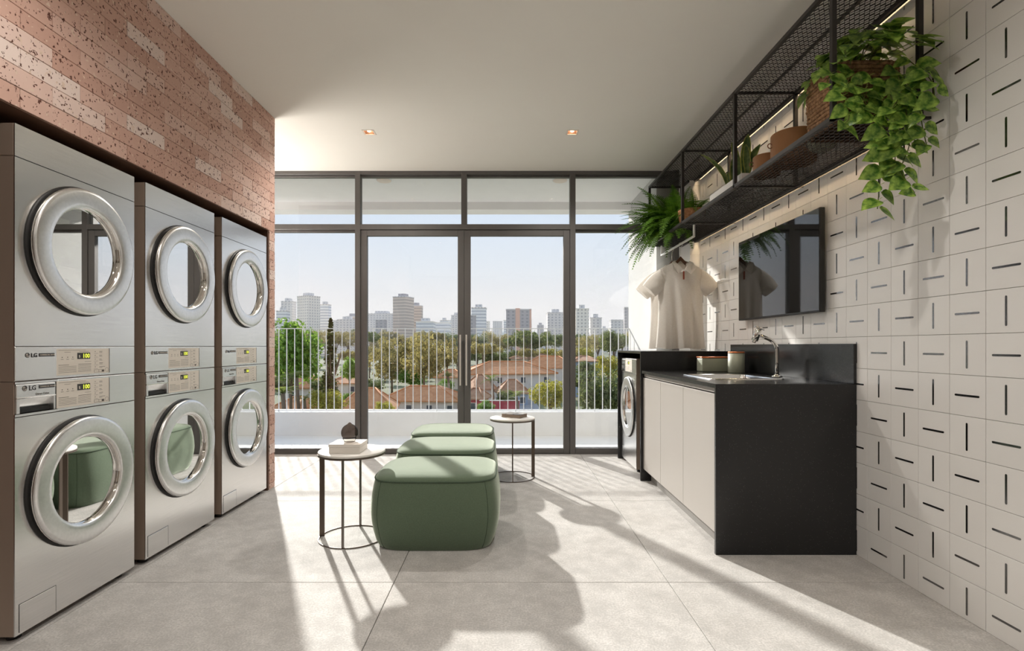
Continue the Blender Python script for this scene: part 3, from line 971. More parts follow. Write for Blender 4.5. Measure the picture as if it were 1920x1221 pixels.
seams = (2.777, 3.31, 3.795, 4.265)
for i, (lab) in enumerate(('greige base cabinet next to the black end panel', 'greige base cabinet in the middle under the sink', 'greige base cabinet next to the washer bay')):
    y0, y1 = seams[i], seams[i + 1]
    c = thing('base_cabinet', lab, 'cabinet', (0, 0, 0), group='base cabinets under the worktop')
    mb = MB()
    mb.box(1.15, CX1 - .02, y0, y0 + .016, .10, .74); mb.box(1.15, CX1 - .02, y1 - .016, y1, .10, .74)
    mb.box(1.15, CX1 - .02, y0 + .016, y1 - .016, .10, .116); mb.box(CX1 - .03, CX1 - .02, y0 + .016, y1 - .016, .116, .74)
    mb.build('carcass', M['cabinet'], c)
    MB().rbox(1.122, 1.142, y0 + .0012, y1 - .0012, .100, .842, .0012).build('door', M['cabinet'], c)
    MB().rbox(1.130, 1.150, y0, y1, .849, .877, .001).build('handle_rail', M['cabinet'], c)
    MB().rbox(1.185, 1.20, y0, y1, 0, .098, .001).build('plinth', M['kick'], c)

# sink
sk = thing('kitchen_sink', 'polished stainless inset sink in the black worktop', 'sink', ((SX0 + SX1) / 2, (SY0 + SY1) / 2, .90))
hx, hy = (SX1 - SX0) / 2, (SY1 - SY0) / 2
mb = MB()
def rr(hx, hy, r, z, n=5):
    out = []
    for (sx, sy, a0) in ((1, 1, 0), (-1, 1, math.pi / 2), (-1, -1, math.pi), (1, -1, 1.5 * math.pi)):
        for k in range(n):
            a = a0 + math.pi / 2 * k / (n - 1)
            out.append((sx * (hx - r) + r * math.cos(a), sy * (hy - r) + r * math.sin(a), z))
    return out
def loft(mb, rings, sm=True, close_last=True):
    n = len(rings[0])
    v = [p for r in rings for p in r]
    f = [(i * n + k, i * n + (k + 1) % n, (i + 1) * n + (k + 1) % n, (i + 1) * n + k) for i in range(len(rings) - 1) for k in range(n)]
    mb.add(v, f, 0, sm)
    if close_last:
        o = len(mb.v) - n
        mb.f.append(tuple(range(o, o + n))); mb.mi.append(0); mb.sm.append(False)
loft(mb, [rr(hx + .018, hy + .018, .03, .0005), rr(hx + .017, hy + .017, .03, .006), rr(hx + .002, hy + .002, .03, .008), rr(hx - .012, hy - .012, .03, .004)], True, False)
mb.build('rim', M['sink'], sk)
mb = MB()
loft(mb, [rr(hx - .012, hy - .012, .03, .004), rr(hx - .016, hy - .016, .03, -.01), rr(hx - .03, hy - .03, .05, -.15), rr(hx - .06, hy - .06, .05, -.165)])
mb.build('bowl', M['sink'], sk)
MB().lathe([(.0005, -.160), (.03, -.160), (.04, -.156), (.043, -.1645)], 24).build('drain', M['chrome'], sk)
# tap
tp = thing('kitchen_tap', 'chrome swan-neck tap with cross handle behind the sink', 'tap', (1.742, 3.36, .90))
MB().lathe([(.0005, .0), (.032, .0), (.032, .006), (.024, .012), (.016, .014), (.014, .02)], 28).build('base_flange', M['chrome'], tp)
path = [(0, 0, .01), (0, 0, .10), (0, 0, .165)]
for k in range(1, 9):
    a = k / 8 * math.radians(68)
    path.append((-.085 * (1 - math.cos(a)), 0, .165 + .085 * math.sin(a)))
last = Vector(path[-1])
dirv = Vector((-math.sin(math.radians(68)), 0, math.cos(math.radians(68))))
path += [last + dirv * .03, last + dirv * .072]
MB().tube(path, .0115, 16).build('spout_pipe', M['chrome'], tp)
hc = last + dirv * .082
ax = Vector((.38, 0, .92)).normalized()
Mh = axis_matrix(hc - ax * .040, ax)
MB().lathe([(.0005, -.016), (.011, -.016), (.012, -.004), (.0205, .0), (.0205, .070), (.016, .077), (.0005, .079)], 24, Mh).build('valve_head', M['chrome'], tp)
mb = MB()
tc_ = hc + ax * .044
sd = Vector((0, 1, 0)); s2 = ax.cross(sd)
for d in (sd, s2):
    mb.tube([tc_ - d * .032, tc_ + d * .032], .0042, 10)
mb.tube([hc + ax * .03, tc_ + ax * .004], .008, 12)
mb.build('cross_handle', M['chrome'], tp)

# canisters
cb = thing('storage_canister', 'wide rectangular sage canister with copper lid on the worktop', 'canister', (1.625, 4.10, .90))
MB().rbox(-.108, .108, -.06, .06, 0, .106, .008, 3).build('body', M['sage'], cb)
MB().rbox(-.110, .110, -.062, .062, .1062, .117, .003, 2).build('lid', M['copper'], cb)
cc = thing('storage_canister', 'round sage canister with copper lid beside the rectangular one', 'canister', (1.718, 3.90, .90))
MB().lathe([(.0005, 0), (.054, 0), (.058, .004), (.058, .146), (.0005, .147)], 40).build('body', M['sage'], cc)
MB().lathe([(.0005, .1474), (.0585, .1474), (.0595, .150), (.0595, .155), (.057, .158), (.0005, .158)], 40).build('lid', M['copper'], cc)

# television
tv = thing('wall_television', 'flat black television mounted on the tiled wall', 'television', (1.80, 3.52, 1.295))
MB().rbox(-.002, .030, -.522, .522, 0, .602, .003).build('casing', M['tvbody'], tv)
MB().box(-.0032, -.0018, -.516, .516, .012, .597).build('screen', M['screen'], tv)
MB().box(.030, .0485, -.15, .15, .2, .45).build('wall_bracket', M['tvbody'], tv)

# ------------------------------------------------------------------ metal shelf
SF, SB, SZ, SZT = 1.426, 1.802, 2.092, 2.672
PY = (2.28, 3.255, 4.22, 5.0)
PYF = (2.28, 3.255, 4.22, 5.186)
sh = thing('mesh_shelf', 'long black steel shelf with expanded mesh boards on the tiled wall', 'shelf', (0, 0, 0))
tb = .020
def rod(name, p0, p1, w=tb):
    MB().bar(p0, p1, w, w).build(name, M['black_metal'], sh)
for k in range(4):
    rod('post', (SF, PYF[k], SZ - .01), (SF, PYF[k], SZT + .01))
    xb = SB if k < 3 else 1.74
    if k < 3:
        for z in (SZ, SZT): rod('wall_fixing', (SB + tb / 2, PYF[k], z), (WX - .0045, PYF[k], z), .012)
    rod('post', (xb, PYF[k], SZ - .01), (xb, PYF[k], SZT + .01))
    for z in (SZ, SZT):
        rod('cross_bar', (SF + tb / 2, PYF[k], z), (xb - tb / 2, PYF[k], z), .016)
for z in (SZ, SZT):
    rod('long_rail', (SF, PYF[0] - tb / 2, z), (SF, PYF[3] + tb / 2, z))
    rod('long_rail', (SB, PYF[0] - tb / 2, z), (SB, 4.98, z))
    rod('long_rail', (1.742, 4.99, z), (1.742, PYF[3] + tb / 2, z))
rod('long_rail', ((SF + SB) / 2, PYF[0], SZT + .004), ((SF + SB) / 2, 4.98, SZT + .004), .012)
def mesh_board(name, z):
    mb = MB()
    px_, py_ = .0235, .036
    nx = int(round((SB - SF - tb) / px_)); ny = int(round((PYF[3] - PYF[0]) / py_))
    px_ = (SB - SF - tb) / nx; py_ = (PYF[3] - PYF[0]) / ny
    x0 = SF + tb / 2
    for j in range(ny):
        for i in range(nx):
            xa, ya = x0 + i * px_, PYF[0] + j * py_
            if xa + px_ > 1.735 and ya + py_ > 4.99: continue
            L, R = Vector((xa, ya + py_ / 2, z)), Vector((xa + px_, ya + py_ / 2, z))
            B, Tp = Vector((xa + px_ / 2, ya, z)), Vector((xa + px_ / 2, ya + py_, z))
            for p, q in ((L, B), (B, R), (R, Tp), (Tp, L)):
                d = (q - p).normalized(); s = Vector((-d.y, d.x, 0)) * .00125
                u = Vector((0, 0, .0016)); lean = Vector((0, .0016, 0))
                v = [p - s - u - lean, p + s + u - lean, q + s + u + lean * 0, q - s - u + lean * 0]
                w = [a - Vector((0, 0, .0022)) for a in v]
                mb.add(v + w, [(0, 1, 2, 3), (7, 6, 5, 4), (0, 4, 5, 1), (2, 6, 7, 3)])
    return tag(mb.build(name, M['mesh'], sh), kind='stuff')
mesh_board('mesh_board', SZ + .002)
mesh_board('mesh_board', SZT + .002)
# warm strips tucked behind the rear rails
for z, y1, lab in ((SZT, 4.95, 'slim warm light strip behind the rear rail of the upper shelf board'), (SZ, 4.95, 'slim warm light strip behind the rear rail of the lower shelf board')):
    t = thing('light_strip', lab, 'light strip', (SB + tb / 2, 0, z))
    MB().box(.0002, .0012, 2.32, y1, -.014, .008).box(.0112, .0122, 2.32, y1, -.014, .008).box(.0012, .0112, 2.32, y1, .006, .008).build('channel', M['black_metal'], t)
    MB().box(.0016, .0108, 2.33, y1 - .01, .003, .0055).build('diffuser', M['led'], t)

# hanging rod below the shelf
hr = thing('hanging_rod', 'white square hanging rod under the far end of the shelf', 'rod', (0, 0, 0))
RZ, RXX = 1.995, 1.536
MB().bar((RXX, 4.262, RZ), (RXX, 5.17, RZ), .014, .014).build('rod_bar', M['rod'], hr)
for y in (4.269, 5.163):
    MB().bar((RXX, y, RZ + .007), (RXX, y, SZ - .004), .014, .014).build('bracket', M['rod'], hr)

# ------------------------------------------------------------------ shirts on hangers
def make_shirt(seed):
    rnd = random.Random(seed)
    root = thing('polo_shirt', 'shirt', 'shirt')
    NU, NV = 36, 30
    ph = rnd.uniform(0, 6)
    zb, zs = -.915, -.165            # hem and shoulder height below the rod
    def half(v):                      # half width of the body
        return .205 + .012 * (1 - v) ** 2 - .012 * math.sin(v * math.pi) + (.0 if v < .8 else -.0)
    def top_z(u, front):
        a = abs(u)
        if a < .36:
            k = (a / .36)
            dip = .085 if front else .018
            return zs - dip * math.sqrt(max(0, 1 - k * k))
        return zs - .075 * ((a - .36) / .64) ** 1.15
    def surf(u, v, front):
        zt = top_z(u, front)
        z = zb + (zt - zb) * v
        w = half(v)
        x = u * w
        th = (.065 + .012 * math.sin(v * 3)) * (1 - .62 * v ** 3)
        fold = .020 * math.sin(u * 8 + ph + v * 1.5) * (1 - v) ** .7 + .009 * math.sin(u * 17 + ph * 2 + v * 4) * (1 - v)
        y = (th * math.sqrt(max(0, 1 - u * u)) + fold * (1 - u * u))
        return Vector((x, -y if front else y, z + .006 * math.sin(u * 6 + ph) * (1 - v)))
    mb = MB()
    for front in (True, False):
        v = [surf(-1 + 2 * i / NU, j / NV, front) for j in range(NV + 1) for i in range(NU + 1)]
        f = [(j * (NU + 1) + i, j * (NU + 1) + i + 1, (j + 1) * (NU + 1) + i + 1, (j + 1) * (NU + 1) + i) for j in range(NV) for i in range(NU)]
        if not front: f = [tuple(reversed(q)) for q in f]
        mb.add(v, f, 0, True)
    body = mb.build('shirt_body', M['cloth'], root, fix=True)
    for s, nm in ((-1, 'sleeve'), (1, 'sleeve')):
        rings = []
        N = 18
        for k in range(9):
            t = k / 8
            # centre line from the armhole to the cuff
            cxx = s * (.165 + .112 * t); czz = -.318 - .095 * t + .012 * math.sin(t * 3)
            hh = .100 - .026 * t; dd = .040 + .012 * math.sin(t * 3)
            tilt = math.radians(10 + 38 * t)
            ring = []
            for q in range(N):
                a = 2 * math.pi * q / N
                lz, ly = hh * math.sin(a), dd * math.cos(a) * (1 + .12 * math.sin(3 * a + t * 5))
                ring.append(Vector((cxx + s * lz * math.sin(tilt), ly, czz + lz * math.cos(tilt))))
            rings.append(ring)
        mb = MB(); loft(mb, rings, True, False)
        mb.build(nm, M['cloth'], root)
    # collar: a band at the neck with two pointed leaves
    mb = MB()
    band = []
    for k in range(21):
        a = math.radians(-60 + 300 * k / 20)
        band.append(Vector((.068 * math.cos(a), .040 * math.sin(a), zs - .022 + .022 * math.sin(a))))
    v = band + [p + Vector((0, 0, .03)) for p in band] + [Vector((p.x * 1.22, p.y * 1.3, p.z - .016)) for p in band]
    n = len(band)
    mb.add(v, [(i, i + 1, n + i + 1, n + i) for i in range(n - 1)] + [(n + i, n + i + 1, 2 * n + i + 1, 2 * n + i) for i in range(n - 1)], 0, True)
    for s in (-1, 1):
        pts = [(s * .066, -.030, zs + .012), (s * .030, -.070, zs - .035), (s * .010, -.082, zs - .068), (s * .050, -.100, zs - .112), (s * .094, -.094, zs - .070), (s * .092, -.050, zs - .004)]
        mb.prism(pts, (0, -.009, -.002))
    mb.build('collar', M['collar'], root)
    MB().box(-.004, .004, -.0925, -.074, zs - .155, zs - .085).build('placket_trim', M['redtrim'], root)
    return root
shirt = make_shirt(1)
shirt.location = (RXX, 4.60, RZ)
shirt['label'] = 'white polo shirt on a hanger, the front one'
shirt['group'] = 'white polo shirts on the rod'
shirt2 = make_shirt(5)
shirt2.location = (RXX, 4.84, RZ)
shirt2['label'] = 'white polo shirt on a hanger, behind the front one'
shirt2['group'] = 'white polo shirts on the rod'
def make_hanger(loc, label):
    h = thing('clothes_hanger', label, 'hanger', loc, group='wooden hangers on the rod')
    up, lo = [], []
    for k in range(25):
        u = -1 + 2 * k / 24
        z = -.118 - .19 * abs(u) if abs(u) < .4 else -.194 - .11 * (abs(u) - .4)
        up.append((u * .185, -.006, z + .010 - .010 * abs(u)))
        lo.append((u * .185, -.006, z - .026 + .010 * abs(u)))
    MB().prism(lo + up[::-1], (0, .012, 0)).build('wooden_arms', M['walnut'], h)
    pts = [(0, 0, -.10), (0, 0, -.035)] + [(.026 * math.cos(math.radians(a)) - .0, 0, -.009 + .026 * math.sin(math.radians(a))) for a in range(-85, 200, 15)]
    pts = [(0, 0, -.10), (0, 0, -.04)] + [(.018 * math.cos(math.radians(a)), 0, -.0035 + .018 * math.sin(math.radians(a))) for a in range(-80, 181, 20)]
    MB().tube(pts, .0022, 8).build('hook', M['chrome'], h)
    return h
make_hanger((RXX, 4.60, RZ), 'brown wooden hanger holding the front polo shirt')
make_hanger((RXX, 4.84, RZ), 'brown wooden hanger holding the rear polo shirt')

# ------------------------------------------------------------------ ottomans
def make_ottoman():
    root = thing('ottoman', 'ottoman', 'ottoman')
    N = 72
    E = 4.6
    def ring(a, b, z, e=E):
        out = []
        for k in range(N):
            t = 2 * math.pi * k / N
            c, s = math.cos(t), math.sin(t)
            out.append((a * math.copysign(abs(c) ** (2 / e), c), b * math.copysign(abs(s) ** (2 / e), s), z))
        return out
    ax_, by_ = .361, .315
    prof = [(.865, .0), (.885, .006), (.925, .035), (.965, .09), (.992, .15), (1.0, .19), (.997, .23), (.985, .28), (.965, .325), (.945, .358), (.935, .372)]
    mb = MB()
    loft(mb, [ring(ax_ * f, by_ * f, z) for f, z in prof][::-1] if False else [ring(ax_ * f, by_ * f, z) for f, z in prof], True, False)
    mb.build('side_cover', M['ottoman'], root)
    mb = MB()
    loft(mb, [ring(ax_ * f, by_ * f, z, E) for f, z in ((.935, .3725), (.92, .383), (.86, .394), (.75, .402), (.55, .407), (.25, .409), (.02, .4095))])
    mb.build('top_cover', M['ottoman'], root)
    MB().tube(ring(ax_ * .938, by_ * .938, .373), .0042, 8, closed=True).build('piping', M['piping'], root)
    for (kx) in (N // 8 + 1, 3 * N // 8 - 1, 5 * N // 8 + 1, 7 * N // 8 - 1):
        seam = []
        for f, z in prof[1:]:
            p = ring(ax_ * f, by_ * f, z)[kx]
            seam.append(p)
        MB().tube(seam, .0018, 6).build('seam', M['piping'], root)
    MB().lathe([(.0005, .0), (.25, .0), (.25, .004)], 24).build('base_pad', M['gasket'], root)
    return root
ott = make_ottoman()
labs = ('sage green square ottoman nearest to the camera', 'sage green square ottoman in the middle of the row', 'sage green square ottoman nearest to the window')
for i, (x, y) in enumerate(((-.392, 3.085), (-.418, 3.80), (-.445, 4.50))):
    o = ott if i == 0 else copy_tree(ott)
    o.location = (x, y, 0)
    tag(o, labs[i], group='green ottomans in a row')

# ------------------------------------------------------------------ side tables
def make_table():
    root = thing('side_table', 'table', 'side table')
    R_ = .187
    MB().lathe([(.0005, .487), (R_ - .004, .487), (R_, .489), (R_, .499), (R_ - .002, .501), (.0005, .501)], 64).build('table_top', M['table'], root)
    MB().lathe([(R_ - .010, .478), (R_ + .001, .478), (R_ + .001, .4865), (R_ - .010, .4865), (R_ - .010, .478)], 64, sm=False).build('top_rim', M['bronze'], root)
    MB().lathe([(R_ - .006, 0), (R_, 0), (R_, .006), (R_ - .006, .006), (R_ - .006, 0)], 64, sm=False).build('base_ring', M['bronze'], root)
    for a in (0, 90, -90):
        c, s = math.cos(math.radians(a)), math.sin(math.radians(a))
        p = Vector((c * (R_ - .014), s * (R_ - .014), 0))
        mb = MB()
        tx, ty = Vector((c, s, 0)) * .014, Vector((-s, c, 0)) * .0032
        lo = [p - tx - ty, p + tx - ty, p + tx + ty, p - tx + ty]
        mb.prism([q + Vector((0, 0, .002)) for q in lo], (0, 0, .4848))
        mb.build('leg', M['bronze'], root)
    return root
tab = make_table()
tab.location = (-.885, 3.02, 0); tab.rotation_euler = (0, 0, math.pi)
tab['label'] = 'small round side table with white box and glass vase, left of the ottomans'
tab['group'] = 'round side tables'
tab2 = copy_tree(tab)
tab2.location = (.058, 4.40, 0); tab2.rotation_euler = (0, 0, 0)
tab2['label'] = 'small round side table with a book, right of the ottomans'

bx_ = thing('white_box', 'white rectangular box under the glass vase on the side table', 'box', (-.898, 2.995, .5012))
MB().rbox(-.087, .087, -.08, .08, 0, .034, .0015).build('box_base', M['box'], bx_)
MB().rbox(-.088, .088, -.081, .081, .0345, .051, .0015).build('box_lid', M['box'], bx_)
vs = thing('glass_vase', 'smoked glass onion-shaped vase with clear foot on the white box', 'vase', (-.893, 3.0, .5522))
MB().lathe([(.0005, .0), (.028, .0), (.032, .004), (.034, .012), (.040, .020), (.0005, .021)], 40).build('clear_foot', M['cleargl'], vs)
MB().lathe([(.0005, .0215), (.036, .0215), (.043, .031), (.047, .043), (.0478, .054), (.0458, .067), (.040, .080), (.031, .090), (.021, .0965), (.013, .1005), (.0085, .106), (.004, .110), (.0005, .1105)], 48).build('smoked_body', M['smoke'], vs)
bk = thing('hardback_book', 'thick book with marbled cover on the small round table', 'book', (.075, 4.42, .5012), math.radians(-32))
MB().rbox(-.088, .088, -.064, .064, .0, .003, .0008).build('back_cover', M['cover'], bk)
MB().box(-.084, .086, -.061, .061, .003, .027).build('page_block', M['paper'], bk)
MB().rbox(-.088, .088, -.064, .064, .027, .030, .0008).build('front_cover', M['cover'], bk)
MB().rbox(-.089, -.085, -.064, .064, .0005, .0295, .0008).build('spine', M['cover'], bk)
# ------------------------------------------------------------------ things on the shelf
SHZ = SZ + .0042
def frame_matrix(p, d, n, s):
    """leaf frame: y along d (tip), z roughly along n"""
    d = Vector(d).normalized()
    n = Vector(n)
    x = d.cross(n)
    if x.length < 1e-4: x = d.orthogonal()
    x.normalize()
    z = x.cross(d).normalized()
    m = Matrix((x, d, z)).transposed().to_4x4()
    return Matrix.Translation(p) @ m @ Matrix.Scale(s, 4)

def heart_leaf(rnd):
    """unit heart-shaped leaf, tip at y=1"""
    mb = MB()
    prof = [(0.0, .0), (.06, .26), (.16, .40), (.30, .46), (.46, .42), (.62, .32), (.78, .19), (.9, .08), (1.0, 0.0)]
    droop, cup = rnd.uniform(.12, .32), rnd.uniform(.10, .25)
    tw = rnd.uniform(-.25, .25)
    v = []
    for y, w in prof:
        for k, fx in enumerate((-1, -.5, 0, .5, 1)):
            x = fx * w
            yy = y - (.14 * abs(fx) ** 2 if y < .2 else 0)
            z = cup * abs(x) - droop * y * y + tw * x * y
            v.append((x, yy, z))
    f = []
    for j in range(len(prof) - 1):
        for i in range(4):
            f.append((j * 5 + i, j * 5 + i + 1, (j + 1) * 5 + i + 1, (j + 1) * 5 + i))
    mb.add(v, f, 0, True)
    mb.tube([(0, -.35, .10), (0, -.12, .03), (0, .02, 0)], .012, 4)
    return mb.mesh('leaf', M['pothos'])

rnd = random.Random(11)
pothos = thing('trailing_pothos', 'trailing heart-leaf plant spilling from a woven basket on the shelf end', 'potted plant', (1.62, 2.455, SHZ))
org = Vector(pothos.location)
# basket of stacked braided coils
bk_ = MB()
rows = 15
for r in range(rows):
    z = .010 + r * .0185
    f = 1 + .05 * math.sin(r / rows * 2.6)
    path = rr(.146 * f, .112 * f, .05, z, 9)
    n = len(path)
    path = [Vector(p) + Vector((rnd.uniform(-.0022, .0022), rnd.uniform(-.0022, .0022), rnd.uniform(-.0016, .0016))) for p in path]
    rad = [.0105 + (.0016 if (k + r) % 2 else -.001) for k in range(n)]
    bk_.tube(path, rad, 8, closed=True)
basket = bk_.build('basket', M['seagrass'], pothos)
wv = MB()
base = rr(.1475, .1135, .05, 0, 11)
for k in range(len(base)):
    p = Vector(base[k])
    wv.tube([p + Vector((0, 0, z)) + Vector((p.x, p.y, 0)).normalized() * (.009 if (i + k) % 2 else -.001) for i, z in enumerate([.01 + .0185 * q for q in range(15)])], .004, 5)
wv.build('basket_weave', M['seagrass'], basket)
MB().add(rr(.14, .106, .05, .262), [tuple(range(20))]).build('soil', M['soil'], pothos)
for s in (-1, 1):
    MB().tube([(s * .148, -.035, .22), (s * .168, -.03, .255), (s * .176, 0, .268), (s * .168, .03, .255), (s * .148, .035, .22)], .009, 8).build('basket_handle', M['seagrass'], basket)
leafs = [heart_leaf(random.Random(i)) for i in range(8)]
nleaf = 0
def leaf(p, d, n, s):
    """p relative to the plant"""
    global nleaf
    wp = Vector(p) + org
    tip = wp + Vector(d).normalized() * s
    if max(wp.x, tip.x) > WX - .012: return
    if max(wp.z, tip.z) > CEIL - .05: return
    o = obj('leaf', leafs[nleaf % 8], pothos)
    o.matrix_basis = frame_matrix(Vector(p), d, n, s)
    nleaf += 1
# mound above the basket
vines = MB()
for k in range(165):
    a = rnd.uniform(0, 2 * math.pi)
    q = rnd.random() ** .6
    px_, py_ = (.24 if math.cos(a) > 0 else .19) * q * math.cos(a) + .02, .27 * q * math.sin(a) - .05
    if py_ > .13: py_ = .13
    h = .275 + .19 * math.sqrt(max(0, 1 - q * q)) * rnd.uniform(.45, 1.0) - .05 * q
    out = Vector((math.cos(a), math.sin(a) * .8 - .35, rnd.uniform(-.75, .15) - .35 * q))
    nn = Vector((math.cos(a) * .5, math.sin(a) * .5 - .5, 1.0))
    leaf((px_, py_, h), out, nn, rnd.uniform(.062, .098))
    if k % 4 == 0:
        vines.tube([(px_ * .2, py_ * .2, .262), (px_ * .6, py_ * .6, h * .85 + .04), (px_, py_, h)], .0018, 5)
# vines that hang over the near end
paths = []
def world_px(px, py, Y): return at(px, py, Y) - org
guides = [
    [(1640, 150, 2.30), (1660, 215, 2.20), (1655, 280, 2.18), (1650, 340, 2.18), (1645, 392, 2.18)],
    [(1680, 150, 2.28), (1700, 215, 2.17), (1705, 270, 2.15), (1690, 320, 2.15), (1715, 362, 2.15)],
    [(1610, 160, 2.30), (1640, 225, 2.20), (1665, 255, 2.18), (1668, 300, 2.18), (1662, 330, 2.18)],
    [(1690, 140, 2.25), (1720, 190, 2.15), (1730, 240, 2.13), (1738, 275, 2.13)],
    [(1660, 160, 2.26), (1690, 230, 2.16), (1680, 280, 2.16), (1675, 345, 2.16)],
    [(1600, 130, 2.28), (1580, 180, 2.22), (1592, 220, 2.20), (1570, 242, 2.20)],
    [(1630, 140, 2.28), (1620, 185, 2.21), (1610, 215, 2.20)],
    [(1700, 110, 2.24), (1745, 150, 2.13), (1752, 190, 2.12)],
    [(1575, 120, 2.30), (1552, 150, 2.26), (1560, 175, 2.24)],
    [(1680, 130, 2.25), (1690, 170, 2.17), (1672, 205, 2.17)],
]
for g in guides:
    pts = [world_px(*q) for q in g]
    # resample
    fine = []
    for i in range(len(pts) - 1):
        p0, p1 = pts[max(i - 1, 0)], pts[i]
        p2, p3 = pts[i + 1], pts[min(i + 2, len(pts) - 1)]
        for k in range(8):
            t = k / 8
            fine.append(.5 * ((2 * p1) + (p2 - p0) * t + (2 * p0 - 5 * p1 + 4 * p2 - p3) * t * t + (3 * p1 - p0 - 3 * p2 + p3) * t ** 3))
    fine.append(pts[-1])
    vines.tube(fine, .0019, 5)
    dist, side, nextd = 0, 1, .0
    for i in range(1, len(fine)):
        dist += (fine[i] - fine[i - 1]).length
        if dist >= nextd:
            nextd = dist + rnd.uniform(.020, .032)
            side = -side
            d = Vector((side * rnd.uniform(.5, 1.1), rnd.uniform(-.5, .15), rnd.uniform(-.75, .0)))
            n = Vector((side * rnd.uniform(-.2, .6), -1.0, rnd.uniform(.1, .9)))
            st = fine[i] + Vector((side * .012, -.008, -.004))
            leaf(st, d, n, rnd.uniform(.052, .086))
vines.build('vine', M['vine'], pothos)

# pale green bowls
for k, (z, s, lab) in enumerate(((0, 1.0, 'pale green glazed bowl at the bottom of the stack on the shelf'), (.052, .93, 'pale green glazed bowl in the middle of the stack on the shelf'), (.104, .86, 'pale green glazed bowl upside down on top of the stack'))):
    b = thing('green_bowl', lab, 'bowl', (1.615, 2.668, SHZ + z), group='pale green bowls stacked on the shelf')
    if k < 2:
        pr = [(.0005, 0), (.04, 0), (.058, .012), (.068, .032), (.070, .05), (.066, .05), (.06, .03), (.04, .008), (.0005, .006)]
    else:
        pr = [(.070, .0), (.070, .02), (.066, .042), (.05, .062), (.025, .072), (.0005, .074)]
    MB().lathe([(r * s, h) for r, h in pr], 40).build('bowl_wall', M['palegreen'], b)
    if k < 1:
        MB().tube([(-.070 - .012 + .016 * math.cos(t), .0, .036 + .016 * math.sin(t)) for t in [i * math.pi / 8 for i in range(16)]], .003, 6, closed=True).build('ring_handle', M['chrome'], b)
# tan pots
for (x, y, r, h, lab) in ((1.572, 2.862, .112, .162, 'large round tan leather pot on the shelf'), (1.530, 3.070, .074, .115, 'small round tan leather pot behind the large one')):
    b = thing('leather_pot', lab, 'pot', (x, y, SHZ), group='tan leather pots on the shelf')
    MB().lathe([(.0005, 0), (r * .97, 0), (r, .006), (r, h - .003), (r - .003, h), (r - .006, h - .002), (r - .006, .01), (.0005, .009)], 48).build('pot_wall', M['leather'], b)
    MB().tube([(-.010 - r + .013 * math.cos(t), .01, h * .62 + .013 * math.sin(t)) for t in [i * math.pi / 8 for i in range(16)]], .0028, 6, closed=True).build('ring_handle', M['brass'], b)

# snake plant in a low white planter
sp = thing('snake_plant', 'snake plant with yellow-edged upright leaves in a low white planter', 'potted plant', (1.512, 3.47, SHZ))
mb = MB()
mb.box(-.062, .062, -.25, .25, 0, .008)
for q in ((-.062, -.054, -.25, .25), (.054, .062, -.25, .25), (-.054, .054, -.25, -.242), (-.054, .054, .242, .25)):
    mb.box(*q, .008, .068)
mb.build('planter', M['whitepot'], sp)
MB().box(-.054, .054, -.242, .242, .04, .056).build('soil', M['soil'], sp)
def sword(base, lean, L, w, bend, name='leaf'):
    base = Vector(base); lean = Vector(lean)
    side = lean.cross(Vector((0, 0, 1)))
    face = Vector((-.45, -.9, 0)).normalized()
    wd = Vector((face.y, -face.x, 0)).normalized() * -1
    v = []
    prof = ((0, .5), (.15, .62), (.35, .9), (.55, 1.0), (.75, .85), (.9, .5), (1.0, .04))
    for t, f in prof:
        c = base + Vector((0, 0, L * t)) + lean * (t * t * L) + Vector((0, 0, -bend * t ** 3 * L))
        for k, u in enumerate((-1, -.82, 0, .82, 1)):
            p = c + wd * (u * f * w) + face * (abs(u) * .25 * w * f - .1 * w)
            v.append(p)
    mb = MB()
    for j in range(len(prof) - 1):
        for i in range(4):
            mb.add([v[j * 5 + i], v[j * 5 + i + 1], v[(j + 1) * 5 + i + 1], v[(j + 1) * 5 + i]], [(0, 1, 2, 3)], 1 if i in (0, 3) else 0, True)
    b2 = [p + face * -.003 for p in v]
    for j in range(len(prof) - 1):
        for i in range(4):
            mb.add([b2[j * 5 + i], b2[(j + 1) * 5 + i], b2[(j + 1) * 5 + i + 1], b2[j * 5 + i + 1]], [(0, 1, 2, 3)], 1 if i in (0, 3) else 0, True)
    return mb.build(name, [M['snake'], M['snake_edge']], sp)
sword((-.015, -.19, .055), (.10, .05, 0), .285, .030, .0)
sword((.012, -.16, .055), (.34, -.05, 0), .235, .028, .05)
sword((-.022, -.12, .055), (-.12, .10, 0), .265, .024, .0)
sword((-.010, -.215, .055), (.0, .1, 0), .215, .022, .0)
sword((.005, .02, .055), (-.02, .05, 0), .20, .018, .0)
sword((-.015, .06, .055), (-.60, .10, 0), .290, .017, .12)
sword((.015, .13, .055), (.10, .2, 0), .16, .016, .0)

